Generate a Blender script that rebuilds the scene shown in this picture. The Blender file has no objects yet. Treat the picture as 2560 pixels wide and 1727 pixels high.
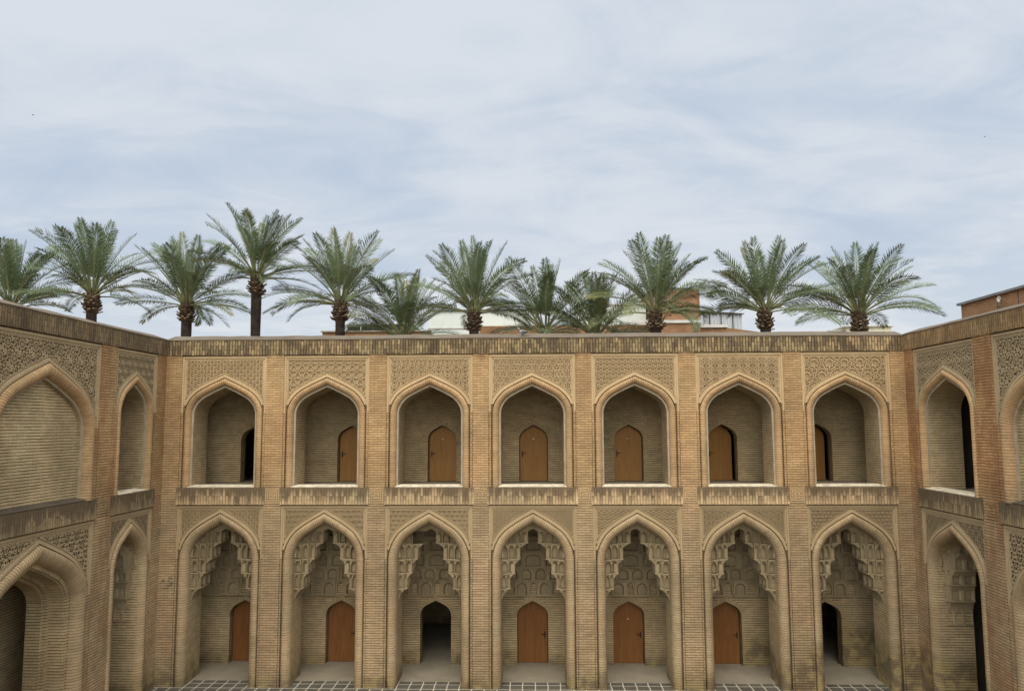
import bpy, math, random
import numpy as np
from mathutils import Matrix, Vector
R = math.radians
scene = bpy.context.scene
COL = scene.collection

# ------------------------------------------------------------------ camera
EZ = 7.15
pitch, yaw, roll = 0.092911, 0.0302237, -0.00405755
fw = Vector((-math.sin(yaw)*math.cos(pitch), math.cos(yaw)*math.cos(pitch), math.sin(pitch)))
rt = Vector((math.cos(yaw), math.sin(yaw), 0)); up = rt.cross(fw)
r2 = rt*math.cos(roll)+up*math.sin(roll); u2 = -rt*math.sin(roll)+up*math.cos(roll)
cam = bpy.data.cameras.new('camera'); camo = bpy.data.objects.new('camera', cam); COL.objects.link(camo)
camo.matrix_world = Matrix(((r2.x, u2.x, -fw.x, 0), (r2.y, u2.y, -fw.y, -20.5), (r2.z, u2.z, -fw.z, EZ), (0, 0, 0, 1)))
cam.sensor_width = 36; cam.lens = 36*1824.326/2560; cam.shift_y = 25.9/2560
cam.clip_end = 3000; cam.clip_start = 0.1
scene.camera = camo

# ------------------------------------------------------------------ light
scene.view_settings.view_transform = 'Standard'; scene.view_settings.look = 'None'
scene.view_settings.exposure = 0.0; scene.view_settings.gamma = 1.0
SUN_EL, SUN_AZ = R(60), R(184)          # behind the camera, hidden by thin cloud
sd = Vector((math.sin(SUN_AZ)*math.cos(SUN_EL), math.cos(SUN_AZ)*math.cos(SUN_EL), math.sin(SUN_EL)))
sl = bpy.data.lights.new('sun', 'SUN'); so = bpy.data.objects.new('sun', sl); COL.objects.link(so)
sl.energy = 1.4; sl.angle = R(30); sl.color = (1.0, 0.95, 0.87)
so.rotation_euler = sd.to_track_quat('Z', 'Y').to_euler(); so.location = (0, -30, 40)


class NT:
    """small helper to write node trees"""
    def __init__(s, tree):
        s.t = tree; s.N = tree.nodes; s.L = tree.links
    def n(s, typ, _p=None, **ins):
        nd = s.N.new(typ)
        for k, v in (_p or {}).items(): setattr(nd, k, v)
        for k, v in ins.items():
            key = int(k[1:]) if k[0] == 'i' and k[1:].isdigit() else k.replace('_', ' ')
            s.put(nd.inputs[key], v)
        return nd
    def put(s, sock, v):
        if isinstance(v, bpy.types.NodeSocket): s.L.new(v, sock)
        else: sock.default_value = v
    def m(s, op, a, b=0.0, c=0.0, clamp=False):
        nd = s.N.new('ShaderNodeMath'); nd.operation = op; nd.use_clamp = clamp
        s.put(nd.inputs[0], a); s.put(nd.inputs[1], b); s.put(nd.inputs[2], c); return nd.outputs[0]
    def mr(s, v, a, b, c=0.0, d=1.0, smooth=True):
        nd = s.N.new('ShaderNodeMapRange'); nd.interpolation_type = 'SMOOTHSTEP' if smooth else 'LINEAR'
        for i, x in enumerate((v, a, b, c, d)): s.put(nd.inputs[i], x)
        return nd.outputs[0]
    def mix(s, f, a, b, mode='MIX'):
        nd = s.N.new('ShaderNodeMix'); nd.data_type = 'RGBA'; nd.blend_type = mode
        s.put(nd.inputs[0], f)
        for i, x in ((6, a), (7, b)):
            if isinstance(x, tuple) and len(x) == 3: x = (*x, 1)
            s.put(nd.inputs[i], x)
        return nd.outputs[2]
    def noise(s, vec, scale, detail=3.0, rough=0.55, dist=0.0):
        nd = s.n('ShaderNodeTexNoise', Vector=vec, Scale=scale, Detail=detail, Roughness=rough, Distortion=dist)
        return nd.outputs['Fac']
    def vscale(s, vec, sc):
        nd = s.n('ShaderNodeMapping', Vector=vec); nd.inputs['Scale'].default_value = sc; return nd.outputs[0]


w = bpy.data.worlds.new('World'); scene.world = w; w.use_nodes = True
w.node_tree.nodes.clear(); T = NT(w.node_tree)
sky = T.n('ShaderNodeTexSky', dict(sky_type='NISHITA', sun_disc=False, sun_elevation=SUN_EL, sun_rotation=SUN_AZ, air_density=1.2, dust_density=2.0))
gen = T.n('ShaderNodeTexCoord').outputs['Generated']
sx = T.n('ShaderNodeSeparateXYZ', Vector=gen)
zc = T.m('MAXIMUM', sx.outputs[2], 0.0)
den = T.m('ADD', zc, 0.16)
pl = T.n('ShaderNodeCombineXYZ', X=T.m('DIVIDE', sx.outputs[0], den), Y=T.m('DIVIDE', sx.outputs[1], den), Z=0.37).outputs[0]
mp = T.n('ShaderNodeMapping', Vector=pl); mp.inputs['Rotation'].default_value = (0, 0, R(-24)); mp.inputs['Scale'].default_value = (0.62, 1.0, 1.0)
c1 = T.noise(mp.outputs[0], 1.15, 6.0, 0.55, 0.5)
c2 = T.noise(mp.outputs[0], 3.1, 6.0, 0.6, 0.9)
cl = T.m('ADD', T.m('MULTIPLY', c1, 0.62), T.m('MULTIPLY', c2, 0.38))
cf = T.mr(cl, 0.36, 0.60, 0.15, 1.0)
haz = T.mr(sx.outputs[2], 0.0, 0.30, 1.0, 0.0)
cf2 = T.m('MAXIMUM', cf, T.m('MULTIPLY', haz, 0.85))
blue = T.mix(0.12, (0.51, 0.61, 0.75), T.mix(1.0, sky.outputs[0], (0.1, 0.1, 0.1), 'MULTIPLY'), 'MIX')
cloudc = T.mix(haz, (0.69, 0.738, 0.808), (0.77, 0.805, 0.83))
skyc = T.mix(cf2, blue, cloudc)
# the veiled sun: cloud glows round it, behind the camera
dp = T.n('ShaderNodeVectorMath', dict(operation='DOT_PRODUCT'), i0=gen, i1=sd).outputs['Value']
glow = T.mr(dp, 0.22, 0.98, 1.0, 4.4)
skyc = T.mix(T.mr(dp, 0.4, 0.9, 0.0, 0.85), skyc, (0.76, 0.73, 0.68))
gl = T.n('ShaderNodeVectorMath', dict(operation='SCALE'), i0=skyc); T.put(gl.inputs['Scale'], glow)
bg = T.n('ShaderNodeBackground', Color=gl.outputs[0], Strength=1.0)
out = T.n('ShaderNodeOutputWorld', Surface=bg.outputs[0])


# ------------------------------------------------------------------ materials
def mat(name):
    m = bpy.data.materials.new(name); m.use_nodes = True; m.node_tree.nodes.clear(); t = NT(m.node_tree)
    b = t.n('ShaderNodeBsdfPrincipled'); o = t.n('ShaderNodeOutputMaterial', Surface=b.outputs[0])
    b.inputs['Roughness'].default_value = 0.9; b.inputs['Specular IOR Level'].default_value = 0.2
    return m, t, b

def bump(t, b, h, strength=0.5, dist=0.01):
    bm = t.n('ShaderNodeBump', Height=h); bm.inputs['Strength'].default_value = strength; bm.inputs['Distance'].default_value = dist
    t.L.new(bm.outputs[0], b.inputs['Normal'])

def brick_mat(name, ca, cb, mortar, rowh=0.066, bw=0.215, vertical=False, bed=0.85, head=0.004, fresh=None, damp=True,
              streak=None, red=0.0, lichen=0.0, contrast=0.25, bedw=0.16, soot=None):
    m, t, b = mat(name)
    uv = t.n('ShaderNodeUVMap').outputs[0]; pos = t.n('ShaderNodeNewGeometry').outputs['Position']
    pz = t.n('ShaderNodeSeparateXYZ', Vector=pos).outputs[2]
    if vertical:
        s_ = t.n('ShaderNodeSeparateXYZ', Vector=uv); uv = t.n('ShaderNodeCombineXYZ', X=s_.outputs[1], Y=s_.outputs[0], Z=0.0).outputs[0]
    wn = t.n('ShaderNodeTexNoise', Vector=t.vscale(pos, (1, 1, 1)), Scale=4.5, Detail=2.0).outputs['Color']
    wv = t.n('ShaderNodeVectorMath', dict(operation='SUBTRACT'), i0=wn, i1=(0.5, 0.5, 0.5)).outputs[0]
    ws = t.n('ShaderNodeVectorMath', dict(operation='SCALE'), i0=wv); ws.inputs['Scale'].default_value = 0.012
    uvw = t.n('ShaderNodeVectorMath', dict(operation='ADD'), i0=uv, i1=ws.outputs[0]).outputs[0]
    br = t.n('ShaderNodeTexBrick', dict(offset=0.5, squash=1.0), Vector=uvw, Color1=(*ca, 1), Color2=(*cb, 1), Mortar=(*(0.6*m_+0.4*c_ for m_, c_ in zip(mortar, cb)), 1), Scale=1.0)
    br.inputs['Mortar Size'].default_value = head; br.inputs['Mortar Smooth'].default_value = 0.2
    br.inputs['Brick Width'].default_value = bw; br.inputs['Row Height'].default_value = rowh; br.inputs['Bias'].default_value = -0.1
    v = t.n('ShaderNodeSeparateXYZ', Vector=uvw).outputs[1]
    fr = t.m('FRACT', t.m('DIVIDE', v, rowh))
    edge = t.m('MINIMUM', fr, t.m('SUBTRACT', 1.0, fr))
    bedm = t.mr(edge, 0.02, bedw, 1.0, 0.0)
    jn = t.mr(t.noise(pos, 5.0, 3.0), 0.3, 0.62, 0.35, 1.0)
    bedf = t.m('MULTIPLY', t.m('MULTIPLY', bedm, bed), jn)
    col = br.outputs['Color']
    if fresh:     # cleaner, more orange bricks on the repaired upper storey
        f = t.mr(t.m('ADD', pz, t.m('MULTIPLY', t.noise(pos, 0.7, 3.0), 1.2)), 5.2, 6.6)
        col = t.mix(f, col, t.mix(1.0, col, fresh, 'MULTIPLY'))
    # single bricks replaced, weathered patches
    big = t.mr(t.noise(pos, 0.55, 4.0, 0.6), 0.3, 0.7, 1.0-contrast, 1.0+contrast*0.5)
    bigc = t.n('ShaderNodeCombineXYZ', X=big, Y=big, Z=big).outputs[0]
    col = t.mix(1.0, col, bigc, 'MULTIPLY')
    gr = t.mr(t.noise(pos, 38.0, 4.0, 0.65), 0.25, 0.75, 0.78, 1.14)
    col = t.mix(1.0, col, t.n('ShaderNodeCombineXYZ', X=gr, Y=gr, Z=gr).outputs[0], 'MULTIPLY')
    hv = t.mr(t.noise(pos, 0.9, 3.0, 0.6), 0.35, 0.65)
    col = t.mix(1.0, col, t.mix(hv, (1.02, 0.985, 0.945), (0.97, 1.005, 0.97)), 'MULTIPLY')
    pit = t.mr(t.noise(t.vscale(pos, (1, 1, 1.5)), 13.0, 4.0, 0.7), 0.64, 0.74, 0.0, 0.45)
    col = t.mix(pit, col, mortar)
    if red:
        rf = t.mr(t.noise(t.vscale(pos, (1.4, 1.4, 0.35)), 1.6, 4.0, 0.6), 0.46, 0.58, 0.0, red)
        col = t.mix(rf, col, (0.20, 0.092, 0.040))
    if soot:      # dark run-off below the parapet
        so_ = t.m('ADD', t.m('DIVIDE', t.m('SUBTRACT', pz, soot), 0.42), t.m('ADD', t.m('MULTIPLY', t.noise(t.vscale(pos, (1, 1, .25)), 3.2, 4.0), 2.2), t.m('MULTIPLY', t.noise(pos, 9.0, 3.0), 0.5)))
        col = t.mix(t.mr(so_, 0.75, 1.75, 0.0, 0.75), col, (0.135, 0.078, 0.040))
    if lichen:
        lf = t.mr(t.noise(t.vscale(pos, (1, 1, 0.5)), 2.6, 5.0, 0.65), 0.42, 0.66, 0.0, lichen)
        col = t.mix(lf, col, (0.060, 0.045, 0.028))
    if streak:    # run-off streaks hanging from the top edge of a band
        z1, dz = streak
        # length of the stain differs from brick to brick
        s2 = t.n('ShaderNodeSeparateXYZ', Vector=uvw); qd = t.m('FLOOR', t.m('DIVIDE', s2.outputs[1], rowh)); hd = t.m('FLOOR', t.m('DIVIDE', s2.outputs[0], bw))
        wn2 = t.n('ShaderNodeTexWhiteNoise', dict(noise_dimensions='3D'), Vector=t.n('ShaderNodeCombineXYZ', X=qd, Y=hd, Z=t.m('FLOOR', t.m('MULTIPLY', t.noise(pos, 0.35, 0.0), 9.0))).outputs[0]).outputs['Value']
        st2 = t.noise(t.vscale(pos, (1, 1, .4)), 1.5, 3.0); st3 = t.noise(t.vscale(pos, (1, 1, .12)), 14.0, 3.0)
        lim = t.m('ADD', t.m('ADD', t.m('MULTIPLY', t.m('SUBTRACT', wn2, 0.5), 0.9), t.m('MULTIPLY', t.m('SUBTRACT', st2, 0.5), 2.2)), t.m('MULTIPLY', t.m('SUBTRACT', st3, 0.5), 1.4))
        sf = t.mr(t.m('ADD', lim, t.m('DIVIDE', t.m('SUBTRACT', pz, z1), dz)), -0.6, 0.65, 0.0, 0.80)
        col = t.mix(sf, col, (0.075, 0.053, 0.033))
    if damp:      # rising damp and moss at the foot of the walls
        dn = t.m('ADD', t.m('MULTIPLY', t.noise(pos, 1.1, 4.0), 1.3), t.m('MULTIPLY', t.noise(pos, 6.0, 3.0), 0.35))
        px_ = t.n('ShaderNodeSeparateXYZ', Vector=pos).outputs[0]
        df = t.mr(t.m('ADD', t.m('SUBTRACT', dn, pz), t.mr(px_, 3.0, 9.0, -0.05, 0.80)), 0.22, 0.75, 0.0, 0.70)
        dcol = t.mix(t.mr(t.noise(pos, 3.0, 4.0), 0.42, 0.6), (0.075, 0.055, 0.031), (0.23, 0.175, 0.070))
        col = t.mix(df, col, dcol)
    col = t.mix(bedf, col, mortar)
    t.L.new(col, b.inputs['Base Color'])
    h = t.m('SUBTRACT', t.m('MULTIPLY', t.noise(pos, 30.0, 4.0), 0.35), t.m('ADD', bedf, t.m('MULTIPLY', br.outputs['Fac'], 0.6)))
    bump(t, b, h, 0.6, 0.012)
    return m

MORT = (0.062, 0.037, 0.018)
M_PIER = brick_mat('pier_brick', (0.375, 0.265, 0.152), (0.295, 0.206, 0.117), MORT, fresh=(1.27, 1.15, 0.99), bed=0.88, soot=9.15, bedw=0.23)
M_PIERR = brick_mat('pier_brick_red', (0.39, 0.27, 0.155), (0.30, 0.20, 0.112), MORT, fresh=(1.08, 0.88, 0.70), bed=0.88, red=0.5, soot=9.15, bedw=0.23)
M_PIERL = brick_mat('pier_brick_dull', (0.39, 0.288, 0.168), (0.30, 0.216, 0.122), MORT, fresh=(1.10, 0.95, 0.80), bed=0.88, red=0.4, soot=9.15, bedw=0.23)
M_NICHE = brick_mat('niche_brick', (0.43, 0.325, 0.186), (0.35, 0.258, 0.145), (0.055, 0.037, 0.019), bed=0.92, head=0.002, bedw=0.24)
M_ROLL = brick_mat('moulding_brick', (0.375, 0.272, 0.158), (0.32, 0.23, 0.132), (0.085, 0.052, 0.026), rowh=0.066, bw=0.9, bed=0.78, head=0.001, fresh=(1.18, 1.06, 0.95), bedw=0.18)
M_BLIND = brick_mat('blind_wall_brick', (0.47, 0.37, 0.215), (0.39, 0.30, 0.17), (0.055, 0.037, 0.019), bed=0.92, head=0.002, bedw=0.24)
M_RING = brick_mat('ring_brick', (0.36, 0.275, 0.155), (0.29, 0.22, 0.122), (0.11, 0.075, 0.04), rowh=0.062, bw=0.9, bed=0.6, head=0.001, damp=False)
M_SOLD = brick_mat('parapet_brick', (0.365, 0.265, 0.138), (0.11, 0.076, 0.043), (0.030, 0.019, 0.010), rowh=0.079, bw=0.235, vertical=True, bed=0.95, head=0.007, damp=False, lichen=0.75, contrast=0.3, bedw=0.2)
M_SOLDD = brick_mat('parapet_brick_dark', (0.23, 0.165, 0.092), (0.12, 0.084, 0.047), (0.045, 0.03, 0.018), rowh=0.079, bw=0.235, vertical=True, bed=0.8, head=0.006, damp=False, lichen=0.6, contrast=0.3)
M_SOLDR = brick_mat('parapet_brick_rust', (0.33, 0.215, 0.105), (0.20, 0.128, 0.062), (0.06, 0.038, 0.02), rowh=0.079, bw=0.235, vertical=True, bed=0.7, head=0.007, damp=False, lichen=0.5, contrast=0.3, red=0.3)
M_LEDGE = brick_mat('ledge_brick', (0.48, 0.35, 0.20), (0.37, 0.262, 0.145), (0.11, 0.068, 0.034), rowh=0.079, bw=0.235, vertical=True, bed=0.8, head=0.004, damp=False, streak=(5.13, 0.30))
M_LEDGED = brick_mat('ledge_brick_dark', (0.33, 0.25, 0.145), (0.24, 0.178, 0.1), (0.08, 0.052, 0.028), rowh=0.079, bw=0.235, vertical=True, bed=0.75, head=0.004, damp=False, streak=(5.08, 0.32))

def stone_mat(name, col, col2, scale=2.0, rough=0.9, bs=0.4, fine=40.0, dark=None):
    m, t, b = mat(name); pos = t.n('ShaderNodeNewGeometry').outputs['Position']
    c = t.mix(t.mr(t.noise(pos, scale, 5.0, 0.6), 0.3, 0.7), col, col2)
    g = t.mr(t.noise(pos, fine, 4.0), 0.25, 0.75, 0.85, 1.12)
    c = t.mix(1.0, c, t.n('ShaderNodeCombineXYZ', X=g, Y=g, Z=g).outputs[0], 'MULTIPLY')
    if dark: c = t.mix(t.mr(t.noise(pos, scale*1.7, 5.0, 0.65), 0.52, 0.68, 0.0, 0.8), c, dark)
    t.L.new(c, b.inputs['Base Color']); b.inputs['Roughness'].default_value = rough
    bump(t, b, t.noise(pos, fine, 5.0, 0.6), bs, 0.01); return m

def carve_mat(name, col, col2, up_=None, bs=0.5, edge=0.22, vs=22.0):
    m, t, b = mat(name); pos = t.n('ShaderNodeNewGeometry').outputs['Position']
    pz = t.n('ShaderNodeSeparateXYZ', Vector=pos).outputs[2]
    vo = t.n('ShaderNodeTexVoronoi', dict(feature='DISTANCE_TO_EDGE'), Vector=pos, Scale=vs).outputs['Distance']
    ed = t.mr(vo, 0.02, 0.14)
    c = t.mix(t.mr(t.noise(pos, 1.5, 4.0), 0.3, 0.7), col, col2)
    if up_: c = t.mix(t.mr(pz, 5.0, 5.6), c, t.mix(0.8, c, up_))
    c = t.mix(t.m('MULTIPLY', ed, edge), c, (0.12, 0.08, 0.045))
    t.L.new(c, b.inputs['Base Color'])
    bump(t, b, t.m('ADD', t.m('MULTIPLY', ed, -1.0), t.m('MULTIPLY', t.noise(pos, 60.0, 3.0), 0.4)), bs, 0.008); return m

M_FIELD = carve_mat('carved_field', (0.30, 0.22, 0.12), (0.245, 0.18, 0.096), (0.36, 0.25, 0.128))
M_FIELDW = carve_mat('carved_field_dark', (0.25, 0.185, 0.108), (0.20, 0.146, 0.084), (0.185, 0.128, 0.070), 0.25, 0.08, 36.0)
M_TERRA = stone_mat('terracotta', (0.37, 0.272, 0.15), (0.31, 0.228, 0.123), 1.2)
M_TERRAU = stone_mat('terracotta_upper', (0.47, 0.338, 0.185), (0.40, 0.285, 0.15), 1.2)
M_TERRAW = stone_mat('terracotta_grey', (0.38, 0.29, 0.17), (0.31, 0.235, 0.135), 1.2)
M_MUQ = carve_mat('muqarnas_stucco', (0.39, 0.31, 0.18), (0.31, 0.24, 0.136), None, 0.5, 0.34, 30.0)
M_SILL = stone_mat('sill_plaster', (0.62, 0.55, 0.41), (0.46, 0.39, 0.28), 5.0, dark=(0.26, 0.205, 0.14))
M_FILLET = stone_mat('fillet_plaster', (0.36, 0.30, 0.205), (0.28, 0.225, 0.15), 5.0)
M_COPE = stone_mat('coping_cement', (0.14, 0.112, 0.08), (0.105, 0.083, 0.058), 0.8, dark=(0.085, 0.064, 0.045))
M_COPED = stone_mat('weathering_dark', (0.085, 0.066, 0.045), (0.06, 0.047, 0.033), 1.5)
M_COPEL = stone_mat('coping_cement_pale', (0.44, 0.385, 0.30), (0.36, 0.30, 0.22), 0.8)
M_CONC = stone_mat('floor_concrete', (0.25, 0.215, 0.155), (0.20, 0.17, 0.12), 1.3, 0.8)
M_ROOF = stone_mat('roof_plaster', (0.30, 0.25, 0.19), (0.24, 0.20, 0.15), 0.6)
M_DARK = stone_mat('room_shade_plaster', (0.10, 0.085, 0.07), (0.08, 0.07, 0.055), 1.0)  # shade of the unlit rooms put into the wall colour
M_METAL, t, b = mat('dark_iron'); b.inputs['Base Color'].default_value = (0.035, 0.03, 0.027, 1); b.inputs['Roughness'].default_value = 0.45; b.inputs['Metallic'].default_value = 0.7
M_EARTH = stone_mat('earth', (0.26, 0.21, 0.15), (0.2, 0.165, 0.12), 0.2)

def wood_mat(name, ca, cb):
    m, t, b = mat(name); pos = t.n('ShaderNodeNewGeometry').outputs['Position']
    g = t.noise(t.vscale(pos, (9.0, 9.0, 0.7)), 1.6, 5.0, 0.6, 1.2)
    c = t.mix(t.mr(g, 0.3, 0.7), ca, cb)
    c = t.mix(t.mr(t.noise(t.vscale(pos, (40, 40, 1.5)), 1.0, 3.0), 0.45, 0.75, 0.0, 0.35), c, (ca[0]*0.5, ca[1]*0.5, ca[2]*0.5))
    t.L.new(c, b.inputs['Base Color']); b.inputs['Roughness'].default_value = 0.55; b.inputs['Specular IOR Level'].default_value = 0.18
    bump(t, b, g, 0.15, 0.004); return m
M_WOODU = wood_mat('door_wood_upper', (0.30, 0.152, 0.044), (0.25, 0.122, 0.034))
M_WOODL = wood_mat('door_wood_lower', (0.20, 0.085, 0.024), (0.15, 0.06, 0.016))

M_WOODF = wood_mat('door_frame_wood', (0.075, 0.045, 0.022), (0.05, 0.03, 0.016))
m, t, b = mat('paving'); M_PAVE = m
pos = t.n('ShaderNodeNewGeometry').outputs['Position']
wob = t.n('ShaderNodeTexNoise', Vector=pos, Scale=2.2, Detail=2.0).outputs['Color']
wv = t.n('ShaderNodeVectorMath', dict(operation='SCALE'), i0=wob); wv.inputs['Scale'].default_value = 0.05
pv = t.n('ShaderNodeVectorMath', dict(operation='ADD'), i0=pos, i1=wv.outputs[0]).outputs[0]
br = t.n('ShaderNodeTexBrick', dict(offset=0.0), Vector=pv, Color1=(0.088, 0.078, 0.06, 1), Color2=(0.060, 0.054, 0.043, 1), Mortar=(0.42, 0.38, 0.29, 1), Scale=1.0)
br.inputs['Brick Width'].default_value = 0.345; br.inputs['Row Height'].default_value = 0.345; br.inputs['Mortar Size'].default_value = 0.016; br.inputs['Mortar Smooth'].default_value = 0.1
c = t.mix(t.mr(t.noise(pos, 5.0, 5.0, 0.65), 0.45, 0.75, 0.0, 0.35), br.outputs['Color'], (0.15, 0.125, 0.09))
t.L.new(c, b.inputs['Base Color']); b.inputs['Roughness'].default_value = 0.75
bump(t, b, t.m('ADD', br.outputs['Fac'], t.noise(pos, 20.0, 4.0)), 0.4, 0.01)


# ------------------------------------------------------------------ mesh helpers
class MB:
    def __init__(s): s.v = []; s.f = []; s.uv = []; s.att = None; s.sm = []
    def face(s, pts, uvs=None, smooth=False):
        pts = [Vector(p) for p in pts]; i = len(s.v); s.v += pts; s.f.append(tuple(range(i, i+len(pts)))); s.sm.append(smooth)
        if uvs is None:
            nrm = (pts[1]-pts[0]).cross(pts[2]-pts[0])
            if nrm.length < 1e-12 and len(pts) > 3: nrm = (pts[2]-pts[0]).cross(pts[3]-pts[0])
            a = [abs(k) for k in nrm]
            if a[2] > a[0] and a[2] > a[1]: uvs = [(p.x, p.y) for p in pts]
            elif a[0] > a[1]: uvs = [(p.y, p.z) for p in pts]
            else: uvs = [(p.x, p.z) for p in pts]
        s.uv += list(uvs)
    def box(s, x0, x1, y0, y1, z0, z1, skip=''):
        P = lambda x, y, z: (x, y, z)
        if 'f' not in skip: s.face([P(x0, y0, z0), P(x1, y0, z0), P(x1, y0, z1), P(x0, y0, z1)])
        if 'b' not in skip: s.face([P(x1, y1, z0), P(x0, y1, z0), P(x0, y1, z1), P(x1, y1, z1)])
        if 'l' not in skip: s.face([P(x0, y1, z0), P(x0, y0, z0), P(x0, y0, z1), P(x0, y1, z1)])
        if 'r' not in skip: s.face([P(x1, y0, z0), P(x1, y1, z0), P(x1, y1, z1), P(x1, y0, z1)])
        if 't' not in skip: s.face([P(x0, y0, z1), P(x1, y0, z1), P(x1, y1, z1), P(x0, y1, z1)])
        if 'd' not in skip: s.face([P(x0, y1, z0), P(x1, y1, z0), P(x1, y0, z0), P(x0, y0, z0)])
    def obox(s, c, ax, ay, az):
        """oriented box: centre and three half-axis vectors"""
        c, ax, ay, az = map(Vector, (c, ax, ay, az))
        q = lambda i, j, k: c+ax*i+ay*j+az*k
        for fc in (((-1,-1,-1),(1,-1,-1),(1,-1,1),(-1,-1,1)), ((1,1,-1),(-1,1,-1),(-1,1,1),(1,1,1)), ((-1,1,-1),(-1,-1,-1),(-1,-1,1),(-1,1,1)),
                   ((1,-1,-1),(1,1,-1),(1,1,1),(1,-1,1)), ((-1,-1,1),(1,-1,1),(1,1,1),(-1,1,1)), ((-1,1,-1),(1,1,-1),(1,-1,-1),(-1,-1,-1))):
            s.face([q(*k) for k in fc])
    def grid(s, rows, us=None, vs=None, smooth=False, close=False):
        """rows[i][j] points shared between faces; us per column j, vs per row i"""
        n = len(rows); k = len(rows[0]); base = len(s.v)
        for r_ in rows: s.v += [Vector(p) for p in r_]
        for i in range(n-1):
            for j in range(k if close else k-1):
                j2 = (j+1) % k
                s.f.append((base+i*k+j, base+i*k+j2, base+(i+1)*k+j2, base+(i+1)*k+j)); s.sm.append(smooth)
                if us is not None:
                    s.uv += [(us[j], vs[i]), (us[j+1], vs[i]), (us[j+1], vs[i+1]), (us[j], vs[i+1])]
                else:
                    pts = [s.v[q] for q in s.f[-1]]
                    s.uv += [(p.x+p.y, p.z) for p in pts]
    def tube(s, pts, rad, seg=8, smooth=True):
        pts = [Vector(p) for p in pts]; rows = []; n = len(pts)
        for i, p in enumerate(pts):
            d = (pts[min(i+1, n-1)]-pts[max(i-1, 0)]).normalized()
            a = d.cross(Vector((0, 0, 1)) if abs(d.z) < 0.9 else Vector((1, 0, 0))).normalized(); b_ = d.cross(a)
            r_ = rad[i] if isinstance(rad, (list, tuple)) else rad
            rows.append([p+(a*math.cos(2*math.pi*k/seg)+b_*math.sin(2*math.pi*k/seg))*r_ for k in range(seg)])
        s.grid(rows, smooth=smooth, close=True)
        s.face(rows[0]); s.face(rows[-1][::-1])
    def mesh(s, name, material):
        me = bpy.data.meshes.new(name); me.from_pydata([tuple(p) for p in s.v], [], s.f)
        l = me.uv_layers.new(name='UVMap'); l.data.foreach_set('uv', np.array(s.uv, dtype=np.float32).ravel())
        me.polygons.foreach_set('use_smooth', s.sm)
        if s.att is not None:
            a = me.attributes.new('tint', 'FLOAT', 'POINT'); a.data.foreach_set('value', np.array(s.att, dtype=np.float32))
        me.materials.append(material); me.update(); return me

def obj(name, me, parent=None, mw=None):
    o = bpy.data.objects.new(name, me); COL.objects.link(o)
    if parent is not None: o.parent = parent
    if mw is not None: o.matrix_local = mw
    return o
def thing(name, label, cat, loc=(0, 0, 0), group=None):
    o = bpy.data.objects.new(name, None); COL.objects.link(o); o.location = loc; o.empty_display_size = 0.2
    return tag(o, label, cat, group)
def tag(o, label, cat, group=None):
    o['label'] = label; o['category'] = cat
    if group: o['group'] = group
    return o
def struct(name, mb, material):
    o = obj(name, mb.mesh(name, material)); o['kind'] = 'structure'; return o

# pointed arch curve -------------------------------------------------
NP = [(1, 0), (.992, .10), (.967, .203), (.930, .305), (.875, .406), (.805, .503), (.721, .589), (.630, .660), (.528, .722), (.400, .797), (.264, .868), (.13, .934), (0, 1)]
_t = np.linspace(0, 1, len(NP)); _d = np.linspace(0, 1, 121)
def _cr(vals):
    v = np.array(vals); n = len(v); o = []
    for q in _d:
        x = q*(n-1); i = min(int(x), n-2); f = x-i
        p0 = v[i-1] if i > 0 else 2*v[0]-v[1]; p3 = v[i+2] if i+2 < n else 2*v[n-1]-v[n-2]
        p1, p2 = v[i], v[i+1]
        o.append(0.5*(2*p1+(p2-p0)*f+(2*p0-5*p1+4*p2-p3)*f*f+(3*p1-p0-3*p2+p3)*f**3))
    return np.array(o)
NX, NZ = _cr([p[0] for p in NP]), _cr([p[1] for p in NP])

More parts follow.
